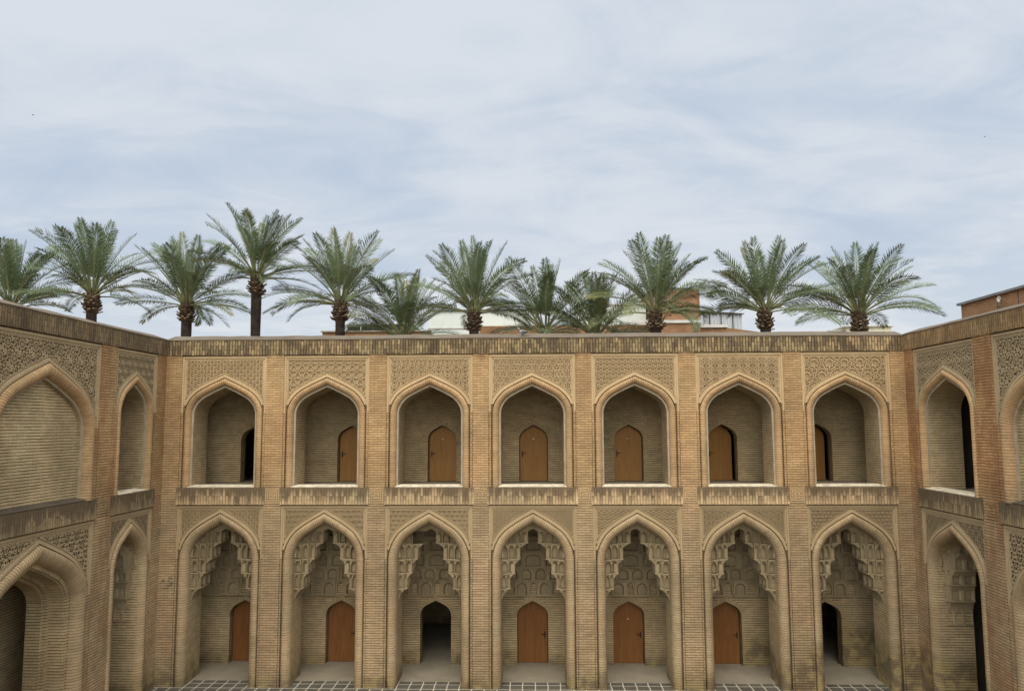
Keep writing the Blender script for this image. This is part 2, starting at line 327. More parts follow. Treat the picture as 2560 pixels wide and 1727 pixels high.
class Arch:
    def __init__(s, a, h, zs, zb): s.a, s.h, s.zs, s.zb = a, h, zs, zb
    def half(s, d, n=20):
        x = NX*s.a; z = NZ*s.h
        tx, tz = np.gradient(x), np.gradient(z); L = np.hypot(tx, tz); nx, nz = -tz/L, tx/L
        nx[0], nz[0] = -1.0, 0.0
        ox, oz = x+d*nx, z+d*nz
        keep = ox > 1e-6
        k = len(ox)
        for i in range(len(ox)):
            if not keep[i]: k = i; break
        ox, oz = list(ox[:k]), list(oz[:k])
        sl_ = (oz[-1]-oz[-2])/(ox[-1]-ox[-2]); oz.append(oz[-1]-sl_*ox[-1]); ox.append(0.0)
        ox, oz = np.array(ox), np.array(oz)
        al = np.concatenate([[0], np.cumsum(np.hypot(np.diff(ox), np.diff(oz)))]); q = np.linspace(0, al[-1], n)
        return np.interp(q, al, ox), np.interp(q, al, oz)+s.zs
    def path(s, d, n=20):
        x, z = s.half(d, n)
        L = [(-(s.a-d), s.zb)]+[(-x[i], z[i]) for i in range(n)]
        Rr = [(x[i], z[i]) for i in range(n-2, -1, -1)]+[(s.a-d, s.zb)]
        return L+Rr
    def top(s, d):
        x, z = s.half(d, 60); xx, zz = x[::-1], z[::-1]
        return lambda q: float(np.interp(abs(q), xx, zz)) if abs(q) <= xx[-1] else -1e9
    def sweep(s, M, prof, n=20, smooth=False, ref=None):
        """prof: (inset d, depth y) points"""
        paths = [s.path(d, n) for d, y in prof]
        rp = s.path(prof[len(prof)//2][0] if ref is None else ref, n)
        vs = [0.0]
        for p, q in zip(rp, rp[1:]): vs.append(vs[-1]+math.hypot(q[0]-p[0], q[1]-p[1]))
        us = [0.0]
        for p, q in zip(prof, prof[1:]): us.append(us[-1]+math.hypot(q[0]-p[0], q[1]-p[1]))
        vs = [v_+s.zb for v_ in vs]
        for j in range(len(prof)-1):
            rows = [[(paths[j][i][0], prof[j][1], paths[j][i][1]), (paths[j+1][i][0], prof[j+1][1], paths[j+1][i][1])] for i in range(len(rp))]
            if smooth: continue
            M.grid(rows, us[j:j+2], vs)
        if smooth:
            rows = [[(paths[j][i][0], prof[j][1], paths[j][i][1]) for j in range(len(prof))] for i in range(len(rp))]
            M.grid(rows, us, vs, smooth=True)
    def fill(s, M, d, y, zb=None, n=20):
        x, z = s.half(d, n); zb = s.zb if zb is None else zb
        xs = [-q for q in x]+list(x[::-1][1:]); zs_ = list(z)+list(z[::-1][1:])
        for i in range(len(xs)-1):
            M.face([(xs[i], y, zb), (xs[i+1], y, zb), (xs[i+1], y, zs_[i+1]), (xs[i], y, zs_[i])])
    def spandrel(s, M, d, y, half, ztop, n=20):
        """wall plane round the arch, out to a rectangle"""
        x, z = s.half(d, n); e = x[0]
        for sg in (-1, 1):
            if half > e+1e-4:
                a_, b_ = sorted((sg*e, sg*half)); M.face([(a_, y, s.zb), (b_, y, s.zb), (b_, y, ztop), (a_, y, ztop)])
            for i in range(n-1):
                p, q = (sg*x[i], z[i]), (sg*x[i+1], z[i+1])
                if p[0] > q[0]: p, q = q, p
                M.face([(p[0], y, p[1]), (q[0], y, q[1]), (q[0], y, ztop), (p[0], y, ztop)])

# ------------------------------------------------------------------ strapwork patterns (2-D line work)
def circle(cx, cz, r, n=12, a0=0): return [(cx+r*math.cos(a0+2*math.pi*i/n), cz+r*math.sin(a0+2*math.pi*i/n)) for i in range(n+1)]
def star(cx, cz, r, k, inner=0.55, a0=0): return [(cx+(r if i % 2 == 0 else r*inner)*math.cos(a0+math.pi*i/k), cz+(r if i % 2 == 0 else r*inner)*math.sin(a0+math.pi*i/k)) for i in range(2*k+1)]
def poly2seg(ps): return list(zip(ps, ps[1:]))
def pattern(kind, half, z0, z1, s=1.0):
    S = []; X = np.arange
    def lat(px, pz, off=0.5):
        r_ = 0; z = z1-pz*0.5
        while z > z0-pz:
            k = -int(half/px)-1
            while k*px < half+px: yield (k+(off if r_ % 2 else 0))*px, z, r_, k; k += 1
            z -= pz; r_ += 1
    if kind == 'hexcircle':
        for x, z, r_, k in lat(.19*s, .10*s): S += poly2seg([(x-.065*s, z), (x-.03*s, z+.045*s), (x+.03*s, z+.045*s), (x+.065*s, z), (x+.03*s, z-.045*s), (x-.03*s, z-.045*s), (x-.065*s, z)])+[((x+.065*s, z), (x+.125*s, z))]
    elif kind == 'triangle':
        p = .24*s
        for x, z, r_, k in lat(p, p*.866):
            S += [((x, z), (x+p, z)), ((x, z), (x+p/2, z-p*.866)), ((x, z), (x-p/2, z-p*.866))]; S += poly2seg(star(x, z, .075*s, 6, .55, math.pi/6))
    elif kind == 'starvee':
        for x, z, r_, k in lat(.25*s, .31*s, 0):
            S += poly2seg(star(x, z-.1, .085*s, 8, .6)); S += poly2seg(circle(x, z+.09, .05*s, 6))
            S += [((x-.06*s, z-.03*s), (x-.1*s, z+.16*s)), ((x+.06*s, z-.03*s), (x+.1*s, z+.16*s)), ((x-.03*s, z-.02*s), (x-.06*s, z+.12*s)), ((x+.03*s, z-.02*s), (x+.06*s, z+.12*s))]
            S += poly2seg(star(x+.125*s, z-.12, .05*s, 4, .5))
    elif kind == 'cube':
        p = .20*s
        for x, z, r_, k in lat(p, p*.866):
            S += poly2seg(circle(x, z, .098*s, 6, math.pi/6))
            if (k+r_) % 2 == 0: S += [((x, z), (x+.098*s*math.cos(a_), z+.098*s*math.sin(a_))) for a_ in (math.pi/6, 5*math.pi/6, -math.pi/2)]
            else: S += poly2seg(star(x, z, .06*s, 6, .55))
    elif kind == 'hexnet':
        p = .17*s
        for x, z, r_, k in lat(p, p*.8):
            S += poly2seg(circle(x, z, .07*s, 6)); S += [((x+.035*s, z+.06*s), (x+.085*s, z+.10*s)), ((x-.035*s, z+.06*s), (x-.085*s, z+.10*s)), ((x+.07*s, z), (x+.1*s, z))]
    elif kind == 'weave':
        for x, z, r_, k in lat(.26*s, .095*s):
            S += poly2seg([(x-.11*s, z-.03*s), (x+.11*s, z-.03*s), (x+.11*s, z+.03*s), (x-.11*s, z+.03*s), (x-.11*s, z-.03*s)])
            if r_ % 2: S += [((x-.035*s, z-.13*s), (x-.035*s, z+.13*s)), ((x+.035*s, z-.13*s), (x+.035*s, z+.13*s))]
            else: S += [((x-.05*s, z), (x+.05*s, z))]
    elif kind == 'rosette':
        for x, z, r_, k in lat(.42*s, .36*s, .5):
            S += poly2seg(circle(x, z, .19*s, 14)); S += poly2seg(star(x, z, .15*s, 8, .5)); S += poly2seg(circle(x+.21*s, z, .08*s, 8))
            S += [((x+.19*s*math.cos(a_), z+.19*s*math.sin(a_)), (x+.27*s*math.cos(a_), z+.27*s*math.sin(a_))) for a_ in (math.pi/4, 3*math.pi/4, -math.pi/4, -3*math.pi/4)]
    elif kind == 'ring':
        for x, z, r_, k in lat(.15*s, .13*s): S += poly2seg(circle(x, z, .062*s, 8)); S += poly2seg(circle(x, z, .088*s, 10)[:6])
    elif kind == 'scale':
        for x, z, r_, k in lat(.15*s, .085*s): S += poly2seg(circle(x, z, .074*s, 12, 0)[:7]); S += poly2seg(star(x, z+.02, .03*s, 4, .5))
    elif kind == 'chevron':
        for x, z, r_, k in lat(.15*s, .12*s): S += [((x-.07*s, z-.04*s), (x, z+.05*s)), ((x, z+.05*s), (x+.07*s, z-.04*s)), ((x-.05*s, z-.055*s), (x+.05*s, z-.055*s)), ((x, z+.05*s), (x, z+.0*s))]
    elif kind == 'girih':
        rg = random.Random(5)
        p = .52*s
        for x, z, r_, k in lat(p, p*.75):
            S += poly2seg(star(x, z, .09*s, 10, .55, .1+math.pi/10)); S += poly2seg(circle(x, z, .036*s, 5)); S += poly2seg(circle(x+p/2, z, .14*s, 5, math.pi/2))
            S += poly2seg(star(x, z, .155*s, 10, .62, .1)); S += poly2seg(star(x+p/2, z, .09*s, 5, .5, math.pi/2))
            for i in range(10):
                a_ = .1+math.pi*i/5; c_, s_ = math.cos(a_), math.sin(a_); n_ = a_+.5
                S += [((x+.155*s*c_, z+.155*s*s_), (x+.26*s*math.cos(a_+.16), z+.26*s*math.sin(a_+.16))), ((x+.155*s*c_, z+.155*s*s_), (x+.26*s*math.cos(a_-.16), z+.26*s*math.sin(a_-.16)))]
    elif kind == 'crossing':
        p = .40*s
        for x, z, r_, k in lat(p, p*.6):
            for a_ in (.62, -.62, 1.25, -1.25): S += [((x-.26*s*math.cos(a_), z-.26*s*math.sin(a_)), (x+.26*s*math.cos(a_), z+.26*s*math.sin(a_)))]
            S += poly2seg(star(x+p/2, z, .11*s, 5, .5, math.pi/2)); S += poly2seg(circle(x, z, .13*s, 6))
    return S

def straps(M, segs, inside, y, wd=0.018, hgt=0.02):
    for (x0, z0), (x1, z1) in segs:
        L = math.hypot(x1-x0, z1-z0)
        if L < 1e-6: continue
        n = max(1, int(math.ceil(L/0.03))); run = None
        ok = [inside(x0+(x1-x0)*(i+.5)/n, z0+(z1-z0)*(i+.5)/n) for i in range(n)]+[False]
        for i, o_ in enumerate(ok):
            if o_ and run is None: run = i
            if not o_ and run is not None:
                a_, b_ = run/n, i/n; run = None
                p = Vector((x0+(x1-x0)*a_, y, z0+(z1-z0)*a_)); q = Vector((x0+(x1-x0)*b_, y, z0+(z1-z0)*b_))
                d = (q-p).normalized(); nn = Vector((-d.z, 0, d.x))*wd*0.5; f = Vector((0, -hgt, 0))
                M.face([p-nn+f, q-nn+f, q+nn+f, p+nn+f]); M.face([p-nn, q-nn, q-nn+f, p-nn+f]); M.face([q+nn, p+nn, p+nn+f, q+nn+f])

# ------------------------------------------------------------------ the palace
palace = thing('courtyard_palace', 'tan brick two storey courtyard palace with rows of pointed arches and carved panels', 'palace')
Z_LB, Z_UF, Z_PT, Z_PAR = 4.93, 5.40, 9.135, 9.57      # ledge bottom, upper floor, panel top, parapet top
SLAB = 0.55; WT = 1.0; BW = 1.95                                     # pier thickness, back wall depth

def roll_prof(w_, y0, y1, bulge, groove=0.035):
    """groove, torus, from inset 0 to w_"""
    groove *= 2.2; pr = [(0.0, y0), (0.002, y0+groove), (0.026, y0+groove), (0.028, y0+0.01)]
    n = 9
    for i in range(n+1):
        a_ = math.pi*i/n
        c = 0.028+(w_-0.028)*(1-math.cos(a_))/2
        pr.append((c, y0+0.005+(y1-y0)*i/n-bulge*math.sin(a_)))
    return pr

def frame_mesh(arch, half, ztop, zb, material):
    """flat borders of a panel: rectangle frame, inner fillets and the band that follows the arch"""
    M = MB(); e = half; zt = ztop-0.028; zlow = arch.zs+arch.h*0.22
    for sg in (-1, 1):
        x0, x1 = sorted((sg*e, sg*(e-0.055))); M.box(x0, x1, 0.028, 0.2, arch.zs, zt, 'bd')
    M.box(-e+0.055, e-0.055, 0.028, 0.2, zt-0.06, zt, 'blr')
    M.box(-e+0.055, e-0.055, 0.05, 0.2, zt-0.105, zt-0.06, 'blr')
    for sg in (-1, 1):
        x0, x1 = sorted((sg*(e-0.055), sg*(e-0.10))); M.box(x0, x1, 0.05, 0.2, zlow, zt-0.105, 'bd')
    for d0, d1, y in ((-0.055, 0.0, 0.03), (-0.085, -0.055, 0.05)):
        p0, p1 = arch.path(d0), arch.path(d1)
        for i in range(1, len(p0)-2):
            a_, b_, c, d = p0[i], p0[i+1], p1[i+1], p1[i]
            if max(abs(a_[0]), abs(b_[0])) > e-0.055: continue
            M.face([(d[0], y, d[1]), (c[0], y, c[1]), (b_[0], y, b_[1]), (a_[0], y, a_[1])])
            M.face([(a_[0], y, a_[1]), (b_[0], y, b_[1]), (b_[0], y+0.05, b_[1]), (a_[0], y+0.05, a_[1])])
            M.face([(d[0], y+0.06, d[1]), (c[0], y+0.06, c[1]), (c[0], y, c[1]), (d[0], y, d[1])])
    return M.mesh('panel_frame', material)

def strip_mesh(arch, half, zb, sg, material):
    """narrow upright of header bricks between pier and moulding, a groove on either side"""
    M = MB(); x0, x1 = sorted((sg*(arch.a+0.011), sg*(half-0.011))); M.box(x0, x1, 0.012, 0.2, zb, arch.zs+0.06, 'bd')
    return M.mesh('jamb_strip', material)

def panel(arch, half, ztop, kind, sc, wd=0.018, hg=0.02):
    F = MB(); y = 0.075
    arch.spandrel(F, -0.0, y+0.01, half+0.01, ztop)
    S = MB(); t_ = arch.top(-0.115); hx = half-0.115; zt = ztop-0.15
    inside = lambda x, z: abs(x) < hx and z < zt and z > t_(x)
    straps(S, pattern(kind, half, arch.zs+0.2, zt, sc), inside, y, wd, hg)
    # thin border line of the carved field
    rim = [((-hx, zt), (hx, zt)), ((-hx, zt), (-hx, arch.zs)), ((hx, zt), (hx, arch.zs))]
    p = arch.path(-0.115); rim += list(zip(p[1:-1], p[2:-1]))
    straps(S, rim, lambda x, z: abs(x) <= hx+.001 and z <= zt+.001 and z > t_(x)-0.02, y, 0.02, 0.018)
    return F, S

def tile(M, o, U, V, N, w_, h, depth, aw=0.8, ah=0.86, sill=0.0):
    """a muqarnas cell: flat rim with an arched hollow that curves forward at its top"""
    o, U, V, N = map(Vector, (o, U, V, N)); P = lambda u, v, n_=0.0: o+U*u+V*v+N*n_
    a_ = w_*aw/2; c = w_/2; zs_ = h*(sill+(ah-sill)*0.55); zt = h*ah; n = 5
    arc = [(c+a_*math.cos(math.pi*(1-i/(2*n))), zs_+(zt-zs_)*math.sin(math.pi*i/(2*n))**0.9) for i in range(2*n+1)]
    ln = [(c-a_, h*sill)]+arc+[(c+a_, h*sill)]
    M.face([P(0, 0), P(c-a_, 0), P(c-a_, h), P(0, h)]); M.face([P(c+a_, 0), P(w_, 0), P(w_, h), P(c+a_, h)])
    if sill: M.face([P(c-a_, 0), P(c+a_, 0), P(c+a_, h*sill), P(c-a_, h*sill)])
    for p, q in zip(arc, arc[1:]): M.face([P(*p), P(*q), P(q[0], h), P(p[0], h)])
    bk = [(c+(u-c)*0.74, h*sill+(v-h*sill)*0.84) for u, v in ln]
    for p, q, r_, s_ in zip(ln, ln[1:], bk[1:], bk): M.face([P(*q), P(*p), P(s_[0], s_[1], -depth), P(r_[0], r_[1], -depth)])
    M.face([P(u, v, -depth) for u, v in bk][::-1])
    # carved plaque in the hollow
    pw = a_*0.40; M.obox(P(c, h*(sill+(ah-sill)*0.36), -depth+0.004), U*pw, V*h*(ah-sill)*0.22, N*0.008)
    # ledge line under the cell
    M.obox(P(c, 0.018, 0.0), U*(w_/2-0.002), V*0.014, N*0.011)

def muqarnas_mesh(arch, rw, broken=False, jamb=None, flat=1.0):
    """stepped stalactite arch filling the thickness of a pier"""
    AW = .92 if flat == 1 else .74
    M = MB(); jx = (arch.a-rw) if jamb is None else jamb; k = jx/0.895
    z = [2.40, 2.555, 2.98, 3.355, 3.79, 4.143]
    tiers = [(0, [.90, .835]), (1, [.90, .755, .655]), (2, [.90, .705, .52]), (3, [.90, .70, .515, .37]), (4, [.90, .745, .51, .345, .145])]
    tiers = [(q_, [.90-(.90-x_)*(flat if x_ < .9 else 1) for x_ in xs]) for q_, xs in tiers]
    prev = 0.895
    itop = arch.top(rw)
    for ti, xs in tiers:
        z0, z1 = z[ti], z[ti+1]; h = z1-z0
        if ti == 0: z0, z1 = 2.40, 2.555
        for sg in (-1, 1):
            for j in range(len(xs)-1):
                xo, xi = xs[j]*k, xs[j+1]*k; wj = xo-xi; y = 0.24+0.085*j+0.02*(4-ti)
                if ti == 0: y = 0.36
                if broken and sg == -1 and ti == 4 and j >= 2: continue
                ztop = z1
                if ti == 4:
                    ztop = z1
                o = (-xo, y, z0) if sg < 0 else (xi, y, z0)
                tile(M, o, (1, 0, 0), (0, 0, 1), (0, -1, 0), wj, ztop-z0, min(0.11, wj*0.62), .92, .93, .10)
                # inner return with its own cells, facing the middle of the arch
                nxt = xs[j+1]*k
                last = j == len(xs)-2
                dep = (WT-y) if last else 0.085
                if last:
                    nc = 2
                    for q in range(nc):
                        yy = y+dep*q/nc; wq = dep/nc
                        if sg < 0: tile(M, (-xi, yy, z0), (0, 1, 0), (0, 0, 1), (1, 0, 0), wq, h, min(0.11, wj*.62), AW, .93, .10)
                        else: tile(M, (xi, yy+wq, z0), (0, -1, 0), (0, 0, 1), (-1, 0, 0), wq, h, min(0.11, wj*.62), AW, .93, .10)
                else:
                    x_ = -xi if sg < 0 else xi
                    M.face([(x_, y, z0), (x_, y+0.09, z0), (x_, y+0.09, z1), (x_, y, z1)])
            # curved underside hanging over the tier below
            if ti < 5:
                xa, xb = (prev*k if ti else 0.895*k), xs[-1]*k; y = 0.24+0.085*(len(xs)-2)+0.02*(4-ti)+0.004
                if ti == 0: y = 0.364
                n = 6; drop = 0.13 if ti else 0.16
                for i in range(n):
                    f0, f1 = i/n, (i+1)/n
                    x0, x1 = xa+(xb-xa)*f0, xa+(xb-xa)*f1
                    d0, d1 = drop*(1-math.sin(f0*math.pi/2)), drop*(1-math.sin(f1*math.pi/2))
                    A = [(sg*x0, y, z0-d0), (sg*x1, y, z0-d1), (sg*x1, y, z0), (sg*x0, y, z0)]
                    M.face(A if sg > 0 else A[::-1])
                    M.face([(sg*x0, y, z0-d0), (sg*x1, y, z0-d1), (sg*x1, WT, z0-d1), (sg*x0, WT, z0-d0)])
        prev = xs[-1]
    # plate above the highest tier, up to the arch, with the keyhole in the middle
    n = 30; kz = z[5]-0.06; kh = 0.115*k
    for i in range(-n, n):
        x0, x1 = i*jx/n, (i+1)*jx/n
        def lo(x):
            ax = abs(x)
            if ax < kh: return kz+0.10*math.sqrt(max(0, 1-(ax/kh)**2))+0.02
            if ax < .745*k: return z[5]-0.001
            return z[4]+0.001
        a0, a1 = lo(x0), lo(x1); b0, b1 = itop(x0)+0.02, itop(x1)+0.02
        if b0 < a0 and b1 < a1: continue
        y = 0.30 if min(abs(x0), abs(x1)) >= .74*k else 0.46
        M.face([(x0, y, a0), (x1, y, a1), (x1, y, max(b1, a1)), (x0, y, max(b0, a0))])
        M.face([(x0, y, a0), (x1, y, a1), (x1, WT, a1), (x0, WT, a0)])
    for i in range(3):     # carved rosettes along the top plate
        for sg in (-1, 1):
            cx = sg*(0.25+0.2*i)*k; cz = min(itop(cx)-0.13, 4.22)
            if cz > z[5]+.02: M.obox((cx, 0.455, cz), (0.055, 0, 0.02), (0, 0.012, 0), (-0.02, 0, 0.055))
    # jamb facing strip above the corbel
    for sg in (-1, 1):
        for (zz0, zz1) in ((3.42, 3.74),):
            M.obox((sg*(jx-0.035), 0.228, (zz0+zz1)/2), (0.03, 0, 0), (0, 0.012, 0), (0, 0, (zz1-zz0)/2-0.03))
    if flat < 1:      # carved cells low on the jambs of the side wings
        for q in range(3):
            yy = 0.30+0.23*q
            tile(M, (-jx+.02, yy, 1.95), (0, 1, 0), (0, 0, 1), (1, 0, 0), .22, .45, .05, .8, .88, .08); tile(M, (jx-.02, yy+.22, 1.95), (0, -1, 0), (0, 0, 1), (-1, 0, 0), .22, .45, .05, .8, .88, .08)
    return M.mesh('muqarnas_arch', M_MUQ)

def muqarnas_back_mesh(hw, yb):
    """tiers of small arched cells across the back wall, each tier overhanging the one below"""
    M = MB(); z = [2.04, 2.50, 2.90, 3.36, 3.80, 4.25]
    lay = [[.16, .30, .20, .30, .20, .30, .20, .30, .16], [.13, .25, .25, .26, .26, .25, .25, .13], [.20, .30, .20, .42, .20, .30, .20], [.3, .3, .3, .3, .3], [.4, .4, .4]]
    for ti in range(5):
        ws = lay[ti]; tot = sum(ws); sc = 2*hw/tot; x = -hw; y = yb-0.05-0.085*ti; h = z[ti+1]-z[ti]
        for j, w_ in enumerate(ws):
            w_ *= sc; yy = y-(0.05 if j % 2 else 0.0)
            tile(M, (x, yy, z[ti]), (1, 0, 0), (0, 0, 1), (0, -1, 0), w_, h, 0.085, 0.74, 0.84, 0.1)
            if j % 2:
                M.face([(x, y, z[ti]), (x, yy, z[ti]), (x, yy, z[ti+1]), (x, y, z[ti+1])]); M.face([(x+w_, yy, z[ti]), (x+w_, y, z[ti]), (x+w_, y, z[ti+1]), (x+w_, yy, z[ti+1])])
            M.face([(x, yb, z[ti]), (x+w_, yb, z[ti]), (x+w_, yy, z[ti]), (x, yy, z[ti])])
            x += w_
    return M.mesh('muqarnas_tiers', M_MUQ)

def door_parts(arch, mw, wood, handle_side, parent, y=0.0, ajar=0.0, hz=0.85, tagged=False):
    M = MB(); x, z = arch.half(0.03, 14); xs = [-q for q in x]+list(x[::-1][1:]); zs_ = list(z)+list(z[::-1][1:])
    for i in range(len(xs)-1):
        M.face([(xs[i], 0, arch.zb+0.012), (xs[i+1], 0, arch.zb+0.012), (xs[i+1], 0, zs_[i+1]), (xs[i], 0, zs_[i])])
        M.face([(xs[i+1], .045, arch.zb+0.012), (xs[i], .045, arch.zb+0.012), (xs[i], .045, zs_[i]), (xs[i+1], .045, zs_[i+1])])
        M.face([(xs[i], 0, zs_[i]), (xs[i+1], 0, zs_[i+1]), (xs[i+1], .045, zs_[i+1]), (xs[i], .045, zs_[i])])
    for sg in (0, -1): M.face([(xs[sg], 0, arch.zb+0.012), (xs[sg], .045, arch.zb+0.012), (xs[sg], .045, zs_[sg]), (xs[sg], 0, zs_[sg])])
    me = M.mesh('door', wood)
    hx = arch.a-0.03
    rotm = Matrix.Translation((-hx, 0, 0)) @ Matrix.Rotation(ajar, 4, 'Z') @ Matrix.Translation((hx, 0, 0))
    d = obj('door', me, parent, mw @ Matrix.Translation((0, y, 0)) @ rotm)
    H = MB(); sx_ = handle_side*(arch.a-0.10)
    H.box(sx_-.017, sx_+.017, -.012, -.001, arch.zb+hz-.11, arch.zb+hz+.07)
    H.tube([(sx_, -.01, arch.zb+hz), (sx_, -.05, arch.zb+hz), (sx_-handle_side*.11, -.055, arch.zb+hz)], .010, 6)
    H.box(sx_-.01, sx_+.01, -.016, -.011, arch.zb+hz-.09, arch.zb+hz-.065)
    obj('handle', H.mesh('handle', M_METAL), d)
    if tagged:
        Q = MB(); Q.box(-.035, .035, -.006, -.0005, arch.zb+1.28, arch.zb+1.305); obj('paper_tag', Q.mesh('paper_tag', M_SILL), d)
    Fm = MB(); arch.sweep(Fm, [(0.0, 0.0), (0.0, -0.02), (0.028, -0.02), (0.028, 0.05)], 14)
    obj('door_frame', Fm.mesh('door_frame', M_WOODF), parent, mw @ Matrix.Translation((0, y+0.005, 0)))

def square_motif_mesh(m_):
    M = MB()
    for r_ in (0.19, 0.135, 0.075):
        for a0, a1, b0, b1 in ((-r_, r_, r_-.016, r_), (-r_, r_, -r_, -r_+.016), (-r_, -r_+.016, -r_+.016, r_-.016), (r_-.016, r_, -r_+.016, r_-.016)): M.box(a0, a1, -.009, .004, b0, b1, 'b')
    for sg in (-1, 1): M.obox((0, -.004, 0), (.055, 0, sg*.055), (0, .004, 0), (-.006, 0, sg*.006))
    return M.mesh('square_motif', m_)

_cache = {}
def cached(key, fn):
    if key not in _cache: _cache[key] = fn()
    return _cache[key]

def build_wing(MW, x0, x1, bays, mpier, msold, mframe, mframeU, mfield, mledge, has_back=True):
    P = lambda name, M, m_: obj(name, M.mesh(name, m_), palace, MW)
    edges = [x0]
    for by in bays: edges += [by['c']-by['half'], by['c']+by['half']]
    edges.append(x1)
    for i in range(0, len(edges), 2):
        a_, b_ = edges[i], edges[i+1]; M = MB()
        M.box(a_, b_, 0, WT, 0, Z_PT, 'td')
        o = P('pier', M, mpier)
        if 0.3 < b_-a_ < 0.75 and 0 < i < len(edges)-2:
            q = obj('square_motif', cached(('motif', mpier.name), lambda: square_motif_mesh(M_TERRAU if mpier is M_PIER else mpier)), o, Matrix.Translation(((a_+b_)/2, -0.002, 5.16)))
    M = MB(); M.box(x0, x1, -0.012, 0.5, Z_PT, Z_PAR, 't'); P('parapet', M, msold)
    # cement coping, uneven, sloping up to the roof edge
    n = int((x1-x0)/0.4)+1; rows = []; rg = random.Random(int(abs(x0)*10))
    for i in range(n+1):
        x = x0+(x1-x0)*i/n; j = 0.012*rg.uniform(-1, 1)
        rows.append([(x, -0.012, Z_PAR-0.02), (x, -0.03, Z_PAR+j*.6), (x, 0.02, Z_PAR+0.03+j), (x, 0.45, Z_PAR+0.165+j), (x, 0.75, Z_PAR+0.12), (x, 0.75, Z_PAR-0.2)])
    M = MB(); M.grid(rows); P('coping', M, M_COPE)
    M = MB(); M.box(x0, x1, 0.5, 6.6, 9.25, 9.5); P('roof', M, M_ROOF)
    for by in bays:
        c, half = by['c'], by['half']; B = MW @ Matrix.Translation((c, 0, 0)); big = by.get('big')
        def O(name, me, parent=palace, mw=None): return obj(name, me, parent, B if mw is None else mw)
        U = Arch(*by['U'], Z_UF); L = Arch(*by['L'], 0.0); key = (by['U'], by['L'], half, mpier.name)
        # ---- upper level
        rw = 0.205 if not big else 0.30; fi = 0.05
        def f():
            M = MB(); U.sweep(M, roll_prof(rw, 0.035, 0.11, 0.085 if not big else 0.13), 24, smooth=True); return M.mesh('arch_moulding', M_ROLL)
        O('arch_moulding', cached(key+('ru',), f))
        def f():
            M = MB(); U.sweep(M, [(rw, 0.16), (rw, 0.105), (rw+fi, 0.105), (rw+fi, 0.17)], 24); return M.mesh('fillet', M_FILLET)
        O('fillet', cached(key+('fu',), f))
        ydeep = 0.23 if big else WT
        def f():
            M = MB(); U.sweep(M, [(rw+fi+.004, 0.15), (rw+fi+.004, ydeep)], 24); return M.mesh('arch_reveal', M_NICHE)
        O('arch_reveal', cached(key+('vu',), f))
        if big:
            M = MB(); U.fill(M, rw+fi-0.01, 0.21); O('blind_wall', M.mesh('blind_wall', M_BLIND))
        O('panel_frame', cached(key+('pu',), lambda: frame_mesh(U, half, Z_PT, Z_UF, mframeU)))
        for A_, zz in ((U, Z_UF), (L, 0.0)):
            for sg in (-1, 1): O('jamb_strip', cached(key+('js', sg, zz), lambda: strip_mesh(A_, half, zz, sg, mpier)))
        F, S = panel(U, half, Z_PT, by['pu'][0], by['pu'][1], by.get('wd', .019), by.get('hg', .02))
        q = O('spandrel_panel', F.mesh('spandrel_panel', mfield)); obj('strapwork', S.mesh('strapwork', mframeU), q)
        # sill and ledge band
        def f():
            M = MB(); M.box(-half-.035, half+.035, -0.02, 0.45, Z_LB, Z_UF, 'd'); return M.mesh('ledge_band', mledge)
        O('ledge_band', cached(key+('lb',), f))
        if not big:
            rr = U.a-rw+0.02
            def f():
                rg_ = random.Random(3); M = MB(); n_ = 12; rows = []
                for i in range(n_+1):
                    q_ = -1+2*i/n_; e0, e1 = rr*q_, (rr-0.07)*q_; rows.append([(e0, -0.018, Z_UF+.002), (e0, -0.026, Z_UF+.018+rg_.uniform(0, .012)), (e1, 0.16, Z_UF+.060+rg_.uniform(-.014, .012)), (e1, 0.34, Z_UF+.066), (e1, 0.36, Z_UF)])
                M.grid(rows); M.face(rows[0][::-1]); M.face(rows[-1]); return M.mesh('sill', M_SILL)
            O('sill', cached(key+('si',), f))
        if big:      # sloping cement weathering in front of the blind wall
            M = MB(); M.grid([[(q_, -0.022, Z_UF+.002), (q_, -0.03, Z_UF+.02), (q_, 0.20, Z_UF+.09), (q_, 0.215, Z_UF)] for q_ in (-U.a+rw-.02, U.a-rw+.02)]); O('sill', M.mesh('sill', M_COPED))
        # ---- lower level
        rl = 0.265 if not big else 0.36
        def f():
            M = MB(); L.sweep(M, roll_prof(rl, 0.03, 0.17, 0.115 if not big else 0.15, 0.045), 24, smooth=True); return M.mesh('arch_moulding', M_ROLL)
        O('arch_moulding', cached(key+('rl',), f))
        O('panel_frame', cached(key+('pl',), lambda: frame_mesh(L, half, Z_LB, 0.0, mframe)))
        F, S = panel(L, half, Z_LB, by['pl'][0], by['pl'][1], by.get('wd', .019), by.get('hg', .02))
        q = O('spandrel_panel', F.mesh('spandrel_panel', mfield)); obj('strapwork', S.mesh('strapwork', mframe), q)
        if big:
            M = MB(); L.sweep(M, [(rl, 0.18), (rl+.09, 0.18), (rl+.09, 0.23), (rl+.12, 0.23), (rl+.12, 0.56), (rl+.21, 0.56), (rl+.21, 0.65), (rl+.27, 0.65), (rl+.27, 1.0)], 24)
            O('arch_reveal', M.mesh('arch_reveal', M_NICHE))
            M = MB(); M.box(-half-.6, half+.6, 1.75, 1.95, 0, Z_LB); O('back_wall', M.mesh('back_wall', M_NICHE))
        else:
            def f():
                M = MB(); L.sweep(M, [(rl+.002, 0.17), (rl+.002, WT)], 24); return M.mesh('arch_reveal', M_NICHE)
            O('arch_reveal', cached(key+('vl',), f))
            O('muqarnas_arch', cached(key+('mq', by.get('broken')), lambda: muqarnas_mesh(L, rl, by.get('broken', False), None, by.get('flat', 1.0))))
